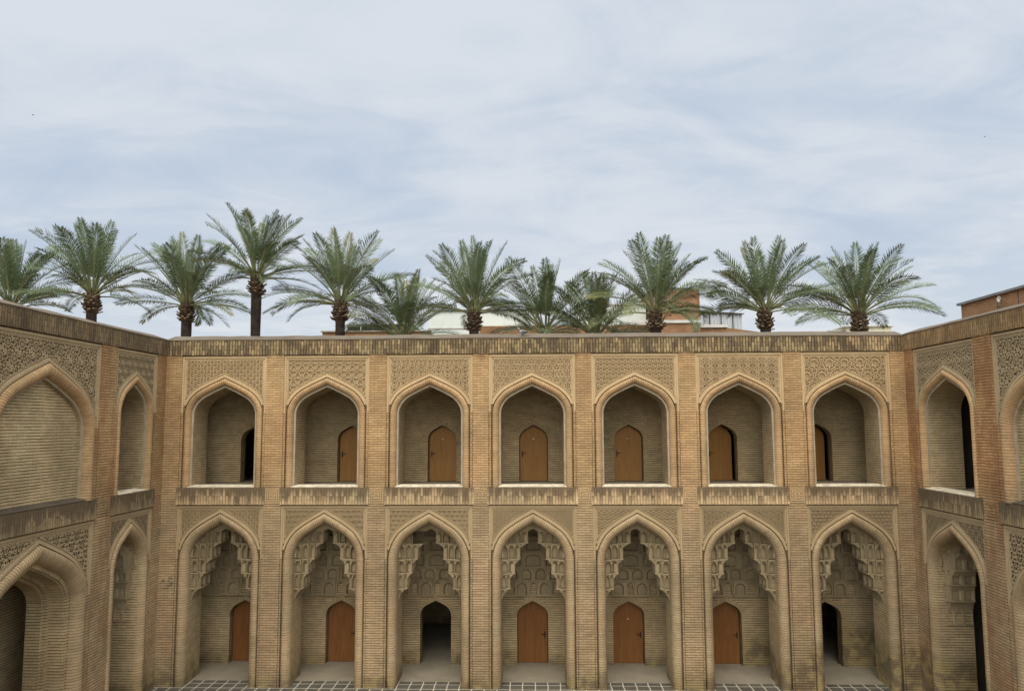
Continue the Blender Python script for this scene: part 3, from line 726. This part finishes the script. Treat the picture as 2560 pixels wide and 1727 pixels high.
            if has_back: O('muqarnas_tiers', cached(key+('mb',), lambda: muqarnas_back_mesh(half+0.24, BW)))
    if not has_back: 
        for z0, z1, nm in ((Z_UF-.18, Z_UF, 'upper_floor'), (Z_UF-.36, Z_UF-.182, 'ceiling')):
            M = MB(); M.box(x0, x1, 0.1, 6.5, z0, z1); P(nm, M, M_CONC)
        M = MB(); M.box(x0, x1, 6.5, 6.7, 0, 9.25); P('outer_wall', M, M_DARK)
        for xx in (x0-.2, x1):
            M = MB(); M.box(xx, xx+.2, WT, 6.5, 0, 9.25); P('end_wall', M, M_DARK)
        return
    # ---- gallery: back walls with doorways, floors, rooms behind
    for lvl, zb, zt in ((1, Z_UF, 9.25), (0, 0.02, 4.93)):
        W = MB(); xe = x0
        for k_, by in enumerate(bays):
            if by.get('big'): continue
            cd = by['c']+by.get('dx', (0, 0))[lvl]
            D_ = Arch(0.44, 0.44, 6.68, zb) if lvl else Arch(0.465, 0.43, 1.45, zb)
            nb = bays[k_+1]['c'] if k_+1 < len(bays) else None
            xr = x1 if nb is None else (by['c']+nb)/2
            tmp = MB(); D_.spandrel(tmp, 0, BW, 0.52, zt)
            off = len(W.v); W.v += [p+Vector((cd, 0, 0)) for p in tmp.v]; W.f += [tuple(i+off for i in f_) for f_ in tmp.f]; W.sm += tmp.sm; W.uv += [(u_+cd, v_) for u_, v_ in tmp.uv]
            W.face([(xe, BW, zb), (cd-.52, BW, zb), (cd-.52, BW, zt), (xe, BW, zt)])
            W.face([(cd+.52, BW, zb), (xr, BW, zb), (xr, BW, zt), (cd+.52, BW, zt)]); xe = xr
            Bd = MW @ Matrix.Translation((cd, 0, 0))
            def f():
                M = MB(); D_.sweep(M, [(0, BW), (0, BW+0.34)], 14); return M.mesh('doorway_reveal', M_NICHE)
            obj('doorway_reveal', cached(('dr', lvl), f), palace, Bd)
            def f():
                M = MB(); pr_ = [(-0.12, BW), (-0.12, BW-.006), (0.0, BW-.006), (0.0, BW+.01)]
                ar = Arch(D_.a, D_.h, D_.zs, D_.zs-.05); ar.sweep(M, pr_, 14, ref=-.06); return M.mesh('doorway_arch', M_RING)
            obj('doorway_arch', cached(('da', lvl), f), palace, Bd)
            st = by['doors'][lvl]
            if st == 'closed': door_parts(D_, Bd, M_WOODU if lvl else M_WOODL, -1 if lvl else 1, palace, BW+0.22, tagged=(k_ in (2, 3, 4) if lvl else k_ == 4))
            elif st == 'ajar': door_parts(D_, Bd, M_WOODU if lvl else M_WOODL, -1 if lvl else 1, palace, BW+0.24, R(15))
            elif st == 'open': door_parts(D_, Bd, M_WOODU if lvl else M_WOODL, 1, palace, BW+0.26, R(118))
        if xe < x1-1e-3: W.face([(xe, BW, zb), (x1, BW, zb), (x1, BW, zt), (xe, BW, zt)])
        P('back_wall', W, M_NICHE)
    M = MB(); M.box(x0, x1, 0.12, 6.5, Z_UF-.18, Z_UF); P('upper_floor', M, M_CONC)
    M = MB(); M.box(x0, x1, 0.32, 6.5, Z_UF-.42, Z_UF-.184); P('ceiling', M, M_NICHE)
    M = MB(); M.box(x0, x1, SLAB, 6.5, -0.1, 0.022); P('gallery_floor', M, M_CONC)
    M = MB(); M.box(x0, x1, 6.5, 6.7, 0, 9.25); P('outer_wall', M, M_PIER)
    for xx in (x0-.2, x1):
        M = MB(); M.box(xx, xx+.2, WT, 6.5, 0, 9.25); P('end_wall', M, M_NICHE)
    for k_ in range(len(bays)-1):       # partition walls between the rooms behind the galleries
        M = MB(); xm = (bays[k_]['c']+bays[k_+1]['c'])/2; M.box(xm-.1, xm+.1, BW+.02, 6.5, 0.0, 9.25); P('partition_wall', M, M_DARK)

UP = (1.14, 1.045, 7.455); LO = (1.15, 1.31, 3.40)
cs = [-8.83, -5.889, -2.952, -.063, 2.819, 5.724, 8.655]
dxs = [(0.04, 0.20), (0.03, 0.265), (-.05, 0.115), (-.03, 0.03), (-.05, 0.045), (-.09, -.03), (-.10, -.13)]
pu = [('hexcircle', 1.0), ('triangle', 1.0), ('starvee', 1.0), ('cube', 1.0), ('hexnet', 1.0), ('weave', 1.0), ('rosette', 1.0)]
plo = [('hexcircle', .85), ('ring', 1.1), ('ring', .95), ('scale', 1.0), ('chevron', 1.0), ('rosette', .5), ('ring', .75)]
dl = ['closed', 'closed', 'open', 'closed', 'closed', 'closed', 'open']; du = ['none', 'closed', 'closed', 'closed', 'closed', 'ajar', 'ajar']
bays = [dict(c=cs[i], half=1.22, U=UP, L=LO, pu=pu[i], pl=plo[i], dx=dxs[i], doors=(dl[i], du[i]), broken=(i == 2)) for i in range(7)]
XL, XR = -10.50, 10.27
build_wing(Matrix.Identity(4), XL, XR, bays, M_PIER, M_SOLD, M_TERRA, M_TERRAU, M_FIELD, M_LEDGE)
ML = Matrix(((0, -1, 0, XL), (1, 0, 0, 0), (0, 0, 1, 0), (0, 0, 0, 1)))
build_wing(ML, -13.0, 0.0, [
    dict(c=-5.0, half=1.88, U=(1.74, 1.52, 7.02), L=(1.72, 1.54, 3.12), pu=('girih', .8), pl=('crossing', .95), big=True, wd=.024, hg=.016),
    dict(c=-1.46, half=1.0, U=(.88, 1.04, 7.45), L=(.90, 1.18, 3.47), pu=('girih', .55), pl=('crossing', .55), flat=.5, wd=.02, hg=.016)],
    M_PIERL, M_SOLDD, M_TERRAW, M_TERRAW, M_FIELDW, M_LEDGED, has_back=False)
MR = Matrix(((0, 1, 0, XR), (-1, 0, 0, 0), (0, 0, 1, 0), (0, 0, 0, 1)))
build_wing(MR, 0.0, 13.0, [
    dict(c=1.80, half=1.37, U=(1.25, 1.06, 7.44), L=(1.26, 1.25, 3.40), pu=('girih', .75), pl=('crossing', .6), flat=.5, wd=.022, hg=.016),
    dict(c=5.72, half=1.88, U=(1.74, 1.52, 7.02), L=(1.72, 1.54, 3.12), pu=('girih', .85), pl=('crossing', .8), big=True, wd=.024, hg=.016)],
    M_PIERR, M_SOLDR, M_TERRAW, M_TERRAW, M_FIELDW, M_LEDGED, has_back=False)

# a patch of lost brick faces low on the corner pier
M = MB(); rg = random.Random(9)
for k in range(11):
    x = -10.44+.33*rg.random(); z = 2.62+.066*(k % 5)
    M.box(x, x+rg.uniform(.06, .14), -.004-.002*(k % 3), .0, z+.008, z+rg.uniform(.04, .06), 'b')
obj('eroded_patch', M.mesh('eroded_patch', M_COPE), palace)

# ------------------------------------------------------------------ ground
M = MB(); M.face([(-900, -900, -0.03), (900, -900, -0.03), (900, 900, -0.03), (-900, 900, -0.03)]); struct('ground', M, M_EARTH)
M = MB(); M.face([(XL, -24, 0), (XR, -24, 0), (XR, 0.62, 0), (XL, 0.62, 0)]); struct('courtyard_paving', M, M_PAVE)
# ------------------------------------------------------------------ date palms behind the roof
def leaf_mat():
    m, t, b = mat('palm_leaf'); pos = t.n('ShaderNodeNewGeometry').outputs['Position']
    a_ = t.n('ShaderNodeAttribute', dict(attribute_name='tint')).outputs['Fac']
    c = t.mix(t.mr(t.noise(pos, 1.6, 3.0), 0.3, 0.7), (0.064, 0.098, 0.040), (0.112, 0.150, 0.066))
    c = t.mix(t.mr(a_, 0.0, 1.0, smooth=False), c, (0.22, 0.20, 0.055))
    c = t.mix(t.mr(a_, -1.0, 0.0, 0.45, 0.0, smooth=False), c, (0.19, 0.215, 0.16))
    t.L.new(c, b.inputs['Base Color']); b.inputs['Roughness'].default_value = 0.5; b.inputs['Specular IOR Level'].default_value = 0.32
    return m
M_LEAF = leaf_mat()
M_TRUNK = stone_mat('palm_trunk', (0.060, 0.042, 0.032), (0.028, 0.020, 0.016), 4.0, fine=25.0)
m, t, b = mat('palm_leaf_base'); M_BOOT = m
a_ = t.n('ShaderNodeAttribute', dict(attribute_name='tint')).outputs['Fac']
pos = t.n('ShaderNodeNewGeometry').outputs['Position']
c = t.mix(t.mr(t.noise(pos, 9.0, 3.0), 0.3, 0.7), (0.030, 0.020, 0.014), (0.075, 0.047, 0.029))
c = t.mix(t.mr(a_, 0.0, 1.0, smooth=False), c, (0.25, 0.175, 0.105)); t.L.new(c, b.inputs['Base Color'])
M_STALK = stone_mat('palm_stalk', (0.21, 0.205, 0.095), (0.15, 0.165, 0.08), 3.0)

def frond(M, S, base, az, e0, length, droop, rg, tint=0.0, nl=58, side_twist=0.0):
    """one feather leaf: arching midrib (into S) and two combs of leaflets (into M)"""
    n = 22; p = Vector(base); pts = [p.copy()]
    h = Vector((math.cos(az), math.sin(az), 0)); lat = Vector((-math.sin(az), math.cos(az), 0)); sway = rg.uniform(-.25, .25)
    for i in range(n):
        f = (i+.5)/n; e = e0-droop*f**1.6; hh = (h+lat*sway*f*f).normalized()
        p = p+(hh*math.cos(e)+Vector((0, 0, 1))*math.sin(e))*(length/n); pts.append(p.copy())
    rad = [0.036*(1-0.9*i/n)+0.004 for i in range(n+1)]
    S.tube(pts, rad, 5)
    tw0 = rg.uniform(-.75, .75)+side_twist; tw1 = rg.uniform(-.5, .5); vee0 = rg.uniform(.12, .45); st = rg.uniform(.19, .26)
    gap = rg.uniform(.3, .9) if rg.random() < .3 else 9
    for k in range(nl):
        f = st+(1-st)*(k+.5)/nl; x = f*n; i = min(int(x), n-1); q = pts[i].lerp(pts[i+1], x-i)
        T_ = (pts[i+1]-pts[i]).normalized(); s0 = T_.cross(Vector((0, 0, 1)))
        if s0.length < 0.08: s0 = lat.copy()
        s0.normalize(); u0 = s0.cross(T_); tw = tw0+tw1*f
        sd_ = s0*math.cos(tw)+u0*math.sin(tw); un = u0*math.cos(tw)-s0*math.sin(tw)
        g = (f-st)/(1-st)
        ll = (0.30+0.34*math.sin(math.pi*min(1, g*0.62+0.22)))*(1-.55*max(0, g-.72)/.28)*length/3.2
        fwd = 0.62+0.70*g
        for s_ in (-1, 1):
            if abs(g-gap) < .03 and rg.random() < .6: continue
            j = rg.uniform(-.10, .10); vee = vee0+(0.28 if k % 3 == 0 else 0.0)+rg.uniform(-.12, .12)
            d = (sd_*s_+un*vee+T_*(fwd+j)).normalized()
            L_ = ll*rg.uniform(.80, 1.08); dr = Vector((0, 0, -1))*(L_*rg.uniform(.04, .26))
            wv_ = (d.cross(un)).normalized()*0.0172*(1+.2*rg.uniform(-1, 1))
            mid = q+d*L_*.42+dr*.10; tip = q+d*L_+dr
            base_i = len(M.v); M.v += [q, mid-wv_, tip, mid+wv_]; M.f.append((base_i, base_i+1, base_i+2, base_i+3)); M.sm.append(False); M.uv += [(0, 0)]*4
            tt = tint*max(0, g*1.4-.3) if tint > 0 else tint
            M.att += [tt+rg.uniform(-.25, .12)]*4

def palm(x, y, zc, label, seed, size=1.0, n=34, extra=(), boots=1.0, yellow=0.12, spread=0.0):
    rg = random.Random(seed)
    root = thing('date_palm', label, 'palm tree', (x, y, 0), 'date palms rising behind the palace roof')
    H = zc; tr = 0.215*size
    # trunk: scar rings near the top, plain below
    M = MB(); rows = []; z = -0.1; zs_ = []
    while z < H-3.4: zs_.append(z); z += 1.2
    while z < H-0.05: zs_.append(z); z += 0.045
    lean = rg.uniform(-.12, .12)
    for i, z in enumerate(zs_):
        r_ = tr*(1.0+0.05*math.sin(z*1.3+seed)); row = []
        for k in range(22):
            a_ = 2*math.pi*k/22; jag = (0.025 if (k+i//2) % 2 == (i//2) % 2 else -.01)*((i % 2)*1.2-.2) if z > H-3.5 else 0
            row.append(((r_+jag)*math.cos(a_+i*.12)+lean*(z-H)/H, (r_+jag)*math.sin(a_+i*.12), z))
        rows.append(row)
    M.grid(rows, close=True); obj('trunk', M.mesh('trunk', M_TRUNK), root)
    # collar of cut leaf bases
    B = MB(); B.att = []
    nb = int(95*boots)
    for i in range(nb):
        f = (i+.5)/nb; a_ = i*2.39996+rg.uniform(-.15, .15); zz = H-0.72*size+0.80*size*f
        r0 = tr*(0.70+0.46*math.sin(math.pi*min(1, f*.85+.1))); el = 0.45+0.80*f+rg.uniform(-.28, .22); Lb = (0.19+.18*rg.random())*size
        o_ = Vector((math.cos(a_), math.sin(a_), 0)); ll = Vector((-math.sin(a_), math.cos(a_), 0)); d = o_*math.cos(el)+Vector((0, 0, math.sin(el)))
        nn = d.cross(ll); p = o_*r0*.7+Vector((0, 0, zz)); w0, w1, t_ = .085*size, .05*size, .022*size
        r1 = [p-ll*w0-nn*t_, p+ll*w0-nn*t_, p+ll*w0+nn*t_, p-ll*w0+nn*t_]; q = p+d*Lb
        r2_ = [q-ll*w1-nn*t_, q+ll*w1-nn*t_, q+ll*w1+nn*t_, q-ll*w1+nn*t_]
        for k in range(4): B.face([r1[k], r1[(k+1) % 4], r2_[(k+1) % 4], r2_[k]]); B.att += [0.0, 0.0, .35, .35] if rg.random() < .6 else [0, 0, .1, .1]
        B.face(r2_); B.att += [1.0 if rg.random() < .35 else .3]*4
    # core hidden inside the collar
    rows = [[((tr*q)*math.cos(2*math.pi*k/12), (tr*q)*math.sin(2*math.pi*k/12), H+zz*size) for k in range(12)] for q, zz in ((.95, -.85), (1.0, -.5), (1.0, -.1), (.7, .25), (.2, .45))]
    B.grid(rows, close=True); B.att += [0.0]*60
    obj('leaf_bases', B.mesh('leaf_bases', M_BOOT), root)
    C = MB(); C.att = []; S = MB()
    def add(az, e0, L_, dr, tint=0.0, tw=0.0):
        b_ = Vector((math.cos(az), math.sin(az), 0))*0.13*size+Vector((0, 0, H+(0.02+.28*max(0, math.sin(e0)))*size))
        frond(C, S, b_, az, e0, L_*size, dr, rg, tint, side_twist=tw)
    n = int(n*0.92)
    for i in range(n):
        f = i/(n-1); az = i*2.39996+rg.uniform(-.3, .3)+seed
        if f < .18: e, L_, dr = R(rg.uniform(72, 87)), rg.uniform(2.7, 3.2), rg.uniform(.05, .35)
        elif f < .52: e, L_, dr = R(rg.uniform(50, 72)-spread), rg.uniform(3.0, 3.5), rg.uniform(.30, .75)
        elif f < .80: e, L_, dr = R(rg.uniform(26, 50)-spread), rg.uniform(3.0, 3.5), rg.uniform(.5, 1.0)
        else: e, L_, dr = R(rg.uniform(5, 26)), rg.uniform(2.6, 3.2), rg.uniform(.5, 1.1)
        ti = rg.uniform(.5, 1.0) if rg.random() < yellow else (-rg.random() if rg.random() < .22 else 0.0)
        add(az, e, L_, dr, ti)
    for az, e, L_, dr, ti in extra: add(R(az), R(e), L_, dr, ti)
    cr = obj('crown', C.mesh('crown', M_LEAF), root); obj('stalks', S.mesh('stalks', M_STALK), cr)
    return root
# az: 0 = right in the photograph, 180 = left, -90 = towards the courtyard
palm(-24.75, 13.0, 12.55, 'date palm at the far left, its crown half cut off by the picture edge', 3, 1.02, 34, extra=[(-70, 78, 3.0, .2, 0), (-20, 66, 3.0, .5, 0), (0, 30, 3.0, .9, 0)])
palm(-20.87, 13.0, 13.15, 'dense date palm behind the sloping left parapet with a thick brown leaf collar', 7, 1.06, 38, extra=[(-85, 74, 3.2, .3, 0), (178, 14, 3.2, .9, -.6), (2, 22, 3.4, .9, 0)])
palm(-16.30, 13.0, 12.65, 'date palm left of the tallest palm with one small frond hanging beside its trunk', 11, 1.0, 34, extra=[(182, 12, 3.3, .45, -.3), (-40, 8, 1.9, 2.6, 0), (0, 8, 3.3, .8, 0), (-60, 38, 3.0, .9, .4)])
palm(-13.02, 13.0, 13.90, 'tallest date palm with a long bare dark trunk and yellowing fronds', 16, 1.0, 36, extra=[(176, 38, 3.0, 1.5, .5), (4, 18, 3.2, .6, 0), (-30, 40, 2.9, .6, .6)], yellow=.25)
palm(-9.03, 13.0, 12.65, 'date palm standing left of the dark roof cabin with two low fronds reaching left', 21, 1.03, 36, extra=[(184, 10, 3.4, .75, 0), (190, 22, 3.6, .95, 0), (0, 40, 3.2, .9, 0)])
palm(-6.35, 15.0, 11.25, 'low date palm without visible trunk, left of the pale white roof cabin', 26, 1.05, 32, extra=[(182, 30, 3.2, .5, -.4), (6, 42, 3.2, .4, 0), (170, 50, 3.4, .7, 0)], boots=.4)
palm(-2.77, 13.0, 12.15, 'date palm in front of the white roof cabin with short trunk showing', 33, 1.03, 38, extra=[(182, 16, 3.4, .7, 0), (2, 22, 2.7, .7, -.3), (-88, 80, 3.2, .2, 0)])
palm(0.55, 15.0, 11.45, 'low date palm with no trunk in view, behind the pigeon on the parapet', 38, 1.10, 34, extra=[(183, 52, 3.4, 1.4, 0), (-85, 70, 3.2, .4, 0)], boots=.5)
palm(3.00, 15.0, 11.15, 'dense low date palm in the middle of the right half, crowded against the tower palm', 44, 1.06, 36, extra=[(-80, 66, 3.0, .5, 0), (0, 20, 2.6, .8, -.5)], boots=.4)
palm(5.62, 13.0, 12.10, 'date palm in front of the orange brick tower', 50, 1.02, 36, extra=[(3, 36, 3.3, 1.0, 0), (-8, 30, 2.6, 2.2, 0), (-20, 12, 2.3, 2.0, 0), (175, 58, 3.3, .7, -.4)])
palm(10.60, 13.0, 12.10, 'date palm right of the grey metal shed with a long low frond to its left', 57, 1.02, 36, extra=[(184, 16, 3.2, 1.0, 0), (1, 28, 3.3, .3, 0), (175, 40, 3.3, .6, 0)])
palm(14.86, 13.0, 11.90, 'rightmost date palm in front of the small cream roof cabin', 63, 1.03, 36, extra=[(0, 34, 3.4, 1.25, 0), (-3, 18, 3.5, .9, -.2), (178, 18, 3.2, .6, .4), (2, 50, 3.2, .4, 0)], yellow=.06)

# ------------------------------------------------------------------ buildings beyond the roof
M_RED = brick_mat('far_brick', (0.36, 0.205, 0.11), (0.26, 0.135, 0.07), (0.13, 0.08, 0.05), rowh=0.075, bw=0.24, damp=False, bed=.7, head=.006)
M_RED2 = brick_mat('far_brick_brown', (0.34, 0.19, 0.10), (0.29, 0.155, 0.08), (0.14, 0.085, 0.05), rowh=0.075, bw=0.24, damp=False, bed=.7, head=.004)
M_WHITE = stone_mat('white_painted_panel', (0.60, 0.64, 0.58), (0.53, 0.57, 0.52), .8, .6, .1)
M_LEAD = stone_mat('grey_roof_edge', (0.20, 0.20, 0.195), (0.15, 0.15, 0.15), 2.0)
M_GREY = stone_mat('grey_sheet_metal', (0.44, 0.48, 0.50), (0.38, 0.42, 0.44), 1.5, .5, .1)
M_CREAM = stone_mat('cream_panel', (0.72, 0.68, 0.49), (0.66, 0.62, 0.44), 1.0, .7, .1)
M_TRIM = stone_mat('dark_trim', (0.07, 0.07, 0.065), (0.05, 0.05, 0.05), 2.0, .6, .1)
M_STONE = stone_mat('pale_stone_edge', (0.55, 0.53, 0.48), (0.46, 0.44, 0.40), 2.0)
m, t, b = mat('dark_glass'); M_GLASS = m; b.inputs['Base Color'].default_value = (0.012, 0.013, 0.014, 1); b.inputs['Roughness'].default_value = 0.25; b.inputs['Specular IOR Level'].default_value = .4
def part(parent, name, m_, *boxes):
    M = MB()
    for q in boxes: M.box(*q)
    return obj(name, M.mesh(name, m_), parent)
# long low brick house with a tower
g = thing('brick_house', 'orange brick house behind the palms with a square tower', 'house', (7, 22, 0))
G = lambda x: x-7
part(g, 'wall', M_RED, (G(-3.2), G(6.9), 0, 9, 0, 12.88))
part(g, 'tower', M_RED, (G(6.9), G(9.64), -0.25, 6, 0, 14.93))
part(g, 'wall', M_RED, (G(9.64), G(11.2), 0.02, 9, 0, 12.68))
M = MB()
M.face([(G(11.2), 0.02, 0), (G(14.4), 0.5, 0), (G(14.4), .5, 12.30), (G(11.2), .02, 12.68)]); M.face([(G(11.2), 0.02, 12.68), (G(14.4), .5, 12.30), (G(14.4), 9, 12.30), (G(11.2), 9, 12.68)]); M.face([(G(14.4), .5, 0), (G(14.4), 9, 0), (G(14.4), 9, 12.3), (G(14.4), .5, 12.3)])
q = obj('side_wall', M.mesh('side_wall', M_RED2), g)
part(g, 'coping', M_STONE, (G(9.66), G(11.25), -.1, .35, 12.68, 12.85))
part(g, 'stone_band', M_STONE, (G(5.7), G(9.72), -.34, -.252, 12.93, 13.10)); part(g, 'coping', M_TRIM, (G(6.86), G(9.68), -.3, 6.05, 14.93, 14.99))
# white roof cabins
g = thing('roof_cabin', 'long white panelled roof cabin with thin dark roof edge behind the middle palms', 'cabin', (-3, 23, 0))
part(g, 'wall', M_WHITE, (-3.35, 3.1, 0, 4, 0, 13.93)); part(g, 'roof_edge', M_TRIM, (-3.42, 3.2, -.1, 4.1, 13.93, 14.02)); part(g, 'base_strip', M_STONE, (-3.36, 3.12, -.04, -.004, 12.86, 12.95))
for xx in (-1.1, 1.2): part(g, 'panel_joint', M_STONE, (xx, xx+.03, -.015, -.002, 12.85, 13.92))
g = thing('roof_cabin', 'pale roof room half hidden by fronds left of the brick tower', 'cabin', (5, 23.5, 0))
part(g, 'wall', M_WHITE, (-2.3, 1.8, 0, 4, 0, 14.3)); part(g, 'roof_edge', M_STONE, (-2.4, 1.82, -.12, 4.1, 14.3, 14.38)); part(g, 'base_strip', M_STONE, (-2.32, 1.82, -.05, -.004, 12.9, 13.05))
# grey corrugated shed
g = thing('metal_shed', 'grey corrugated metal shed on the roof right of the brick tower', 'shed', (11.15, 24, 0))
M = MB(); nx_ = 60; rows = [[], []]
for i in range(nx_+1):
    x = -1.5+3.05*i/nx_; d = (.0, .04, .04, .0)[i % 4]
    rows[0].append((x, d, 0)); rows[1].append((x, d, 13.98-.22*i/nx_))
M.grid(rows); M.face([(1.55, 0, 0), (1.55, 3, 0), (1.55, 3, 13.76), (1.55, 0, 13.76)]); M.face([(-1.5, 3, 0), (-1.5, 0, 0), (-1.5, 0, 13.98), (-1.5, 3, 13.98)])
obj('wall', M.mesh('wall', M_GREY), g)
M = MB(); M.face([(-1.6, -.15, 14.02), (1.65, -.15, 13.78), (1.65, 3.1, 13.78), (-1.6, 3.1, 14.02)]); M.face([(-1.6, -.15, 13.95), (1.65, -.15, 13.71), (1.65, -.15, 13.78), (-1.6, -.15, 14.02)])
obj('roof', M.mesh('roof', M_TRIM), g)
for xx in (-.45, .25, .95): part(g, 'post', M_TRIM, (xx, xx+.05, -.05, -.004, 12.6, 13.8))
# dark glazed roof terrace on the left
g = thing('roof_cabin', 'low roof cabin with dark window strip above a short brick parapet', 'cabin', (-10.3, 22, 0))
part(g, 'wall', M_RED2, (-2.2, 4.2, 0, 5, 0, 12.58)); part(g, 'coping', M_ROOF, (-2.28, 4.25, -.1, .3, 12.58, 12.66))
part(g, 'window', M_GLASS, (-.85, 3.0, .5, 4, 12.6, 13.05)); part(g, 'roof_edge', M_TRIM, (-.9, 3.1, .4, 4.1, 13.05, 13.10)); part(g, 'mullion', M_WHITE, (-.05, .0, .45, .497, 12.7, 13.05))
# cream cabin
g = thing('roof_cabin', 'small cream roof cabin behind the rightmost palm', 'cabin', (17.6, 18, 0))
part(g, 'wall', M_CREAM, (-1.2, 1.1, 0, 3, 0, 12.13)); part(g, 'roof_edge', M_STONE, (-1.35, 1.22, -.12, 3.1, 12.13, 12.19))
part(g, 'side_wall', M_CREAM, (-1.9, -1.2, .3, 3, 0, 11.95)); part(g, 'roof_edge', M_STONE, (-2.0, -1.2, .2, 3.1, 11.95, 12.0)); part(g, 'panel_joint', M_STONE, (.1, .12, -.01, -.002, 11.0, 12.1))
# brick building at the right
g = thing('brick_building', 'plain brown brick building rising behind the right wing with flat grey roof edge', 'building', (15, 0, 0))
part(g, 'wall', M_RED2, (0, 9, -20, 5.32, 0, 11.22)); part(g, 'roof_edge', M_LEAD, (-.10, 9, -20, 5.42, 11.22, 11.30))
part(g, 'control_joint', M_TRIM, (-.012, -.002, 2.28, 2.30, 9, 11.2)); part(g, 'control_joint', M_TRIM, (-.012, -.002, 3.30, 3.32, 9, 11.2))
l = thing('wall_lamp', 'small round pale fixture on a dark bracket high on the right brick building', 'lamp', (14.98, 2.85, 11.05))
M = MB(); M.tube([(0, .25, .0), (-.16, .22, -.1), (-.2, .05, -.26), (-.14, -.1, -.34)], .018, 6); obj('bracket', M.mesh('bracket', M_TRIM), l)
M = MB(); rows = [[(-.16-r_*.0-d, .02+r_*math.cos(2*math.pi*k/14), -.02+r_*math.sin(2*math.pi*k/14)) for k in range(14)] for r_, d in ((.012, .02), (.06, .03), (.09, .05), (.096, .06), (.09, .06), (.055, .04), (.006, .03))]
M.grid(rows, smooth=True, close=True); obj('dish', M.mesh('dish', M_STONE), l)
# beyond the left: nothing but sky; a far strip of earth reaches the horizon

# ------------------------------------------------------------------ birds
m, t, b = mat('pigeon_feather'); M_PIG = m
pos = t.n('ShaderNodeTexCoord').outputs['Object']
c = t.mix(t.mr(t.noise(pos, 14.0, 2.0), .42, .58), (0.33, 0.33, 0.36), (0.10, 0.10, 0.12)); t.L.new(c, b.inputs['Base Color']); b.inputs['Roughness'].default_value = .6
M_WING, t, b = mat('bird_feather'); b.inputs['Base Color'].default_value = (0.04, 0.04, 0.045, 1)
def pigeon(loc, label):
    M = MB(); rows = []
    # body along +x head, tail at -x (one continuous skin of rings)
    for x, z, ry, rz in ((-.19, .135, .022, .006), (-.13, .135, .030, .012), (-.08, .125, .050, .042), (-.02, .115, .066, .062), (.04, .120, .062, .062), (.085, .145, .044, .046), (.105, .185, .030, .030), (.118, .215, .028, .028), (.135, .232, .022, .020), (.150, .230, .010, .009), (.172, .224, .003, .003)):
        rows.append([(x, ry*math.cos(2*math.pi*k/10), z+rz*math.sin(2*math.pi*k/10)) for k in range(10)])
    M.grid(rows, smooth=True, close=True); M.face(rows[0][::-1]); M.face(rows[-1])
    p = obj('pigeon', M.mesh('pigeon', M_PIG)); p.location = loc; p.rotation_euler = (0, 0, R(200)); tag(p, label, 'bird')
    for s_ in (-1, 1):
        W = MB(); W.grid([[(-.15, s_*.035, .135), (-.17, s_*.045, .130)], [(-.03, s_*.066, .155), (-.03, s_*.072, .09)], [(.06, s_*.06, .15), (.06, s_*.066, .105)]]); obj('wing', W.mesh('wing', M_WING), p)
        L_ = MB(); L_.tube([(0, s_*.022, .07), (.005, s_*.022, .0)], .005, 5); L_.tube([(-.01, s_*.022, .003), (.03, s_*.022, .003)], .004, 5); obj('leg', L_.mesh('leg', M_METAL), p)
pigeon((-.31, .12, Z_PAR+.05), 'grey pigeon perched on the parapet below the low middle palms')
def flyer(loc, rz, rx, label, sc=1.0):
    M = MB(); rows = []
    for x, r_ in ((-.22, .01), (-.12, .035), (0, .06), (.1, .055), (.17, .035), (.21, .012)):
        rows.append([(x*sc, r_*sc*math.cos(2*math.pi*k/8), r_*sc*math.sin(2*math.pi*k/8)) for k in range(8)])
    M.grid(rows, smooth=True, close=True); M.face(rows[0][::-1]); M.face(rows[-1])
    p = obj('flying_bird', M.mesh('flying_bird', M_WING)); p.location = loc; p.rotation_euler = (R(rx), 0, R(rz)); tag(p, label, 'bird')
    for s_ in (-1, 1):
        W = MB(); W.grid([[(-.09*sc, s_*.04*sc, .0), (.11*sc, s_*.04*sc, .02*sc)], [(-.07*sc, s_*.22*sc, .10*sc), (.09*sc, s_*.22*sc, .11*sc)], [(-.05*sc, s_*.46*sc, .03*sc), (.0, s_*.46*sc, .04*sc)]]); obj('wing', W.mesh('wing', M_WING), p)
flyer((-58.3, 60, 43.26), 60, 10, 'tiny dark bird flying high in the left sky', .55)
flyer((50.5, 60, 38.86), 20, 25, 'tiny dark bird flying in the right sky', .5)
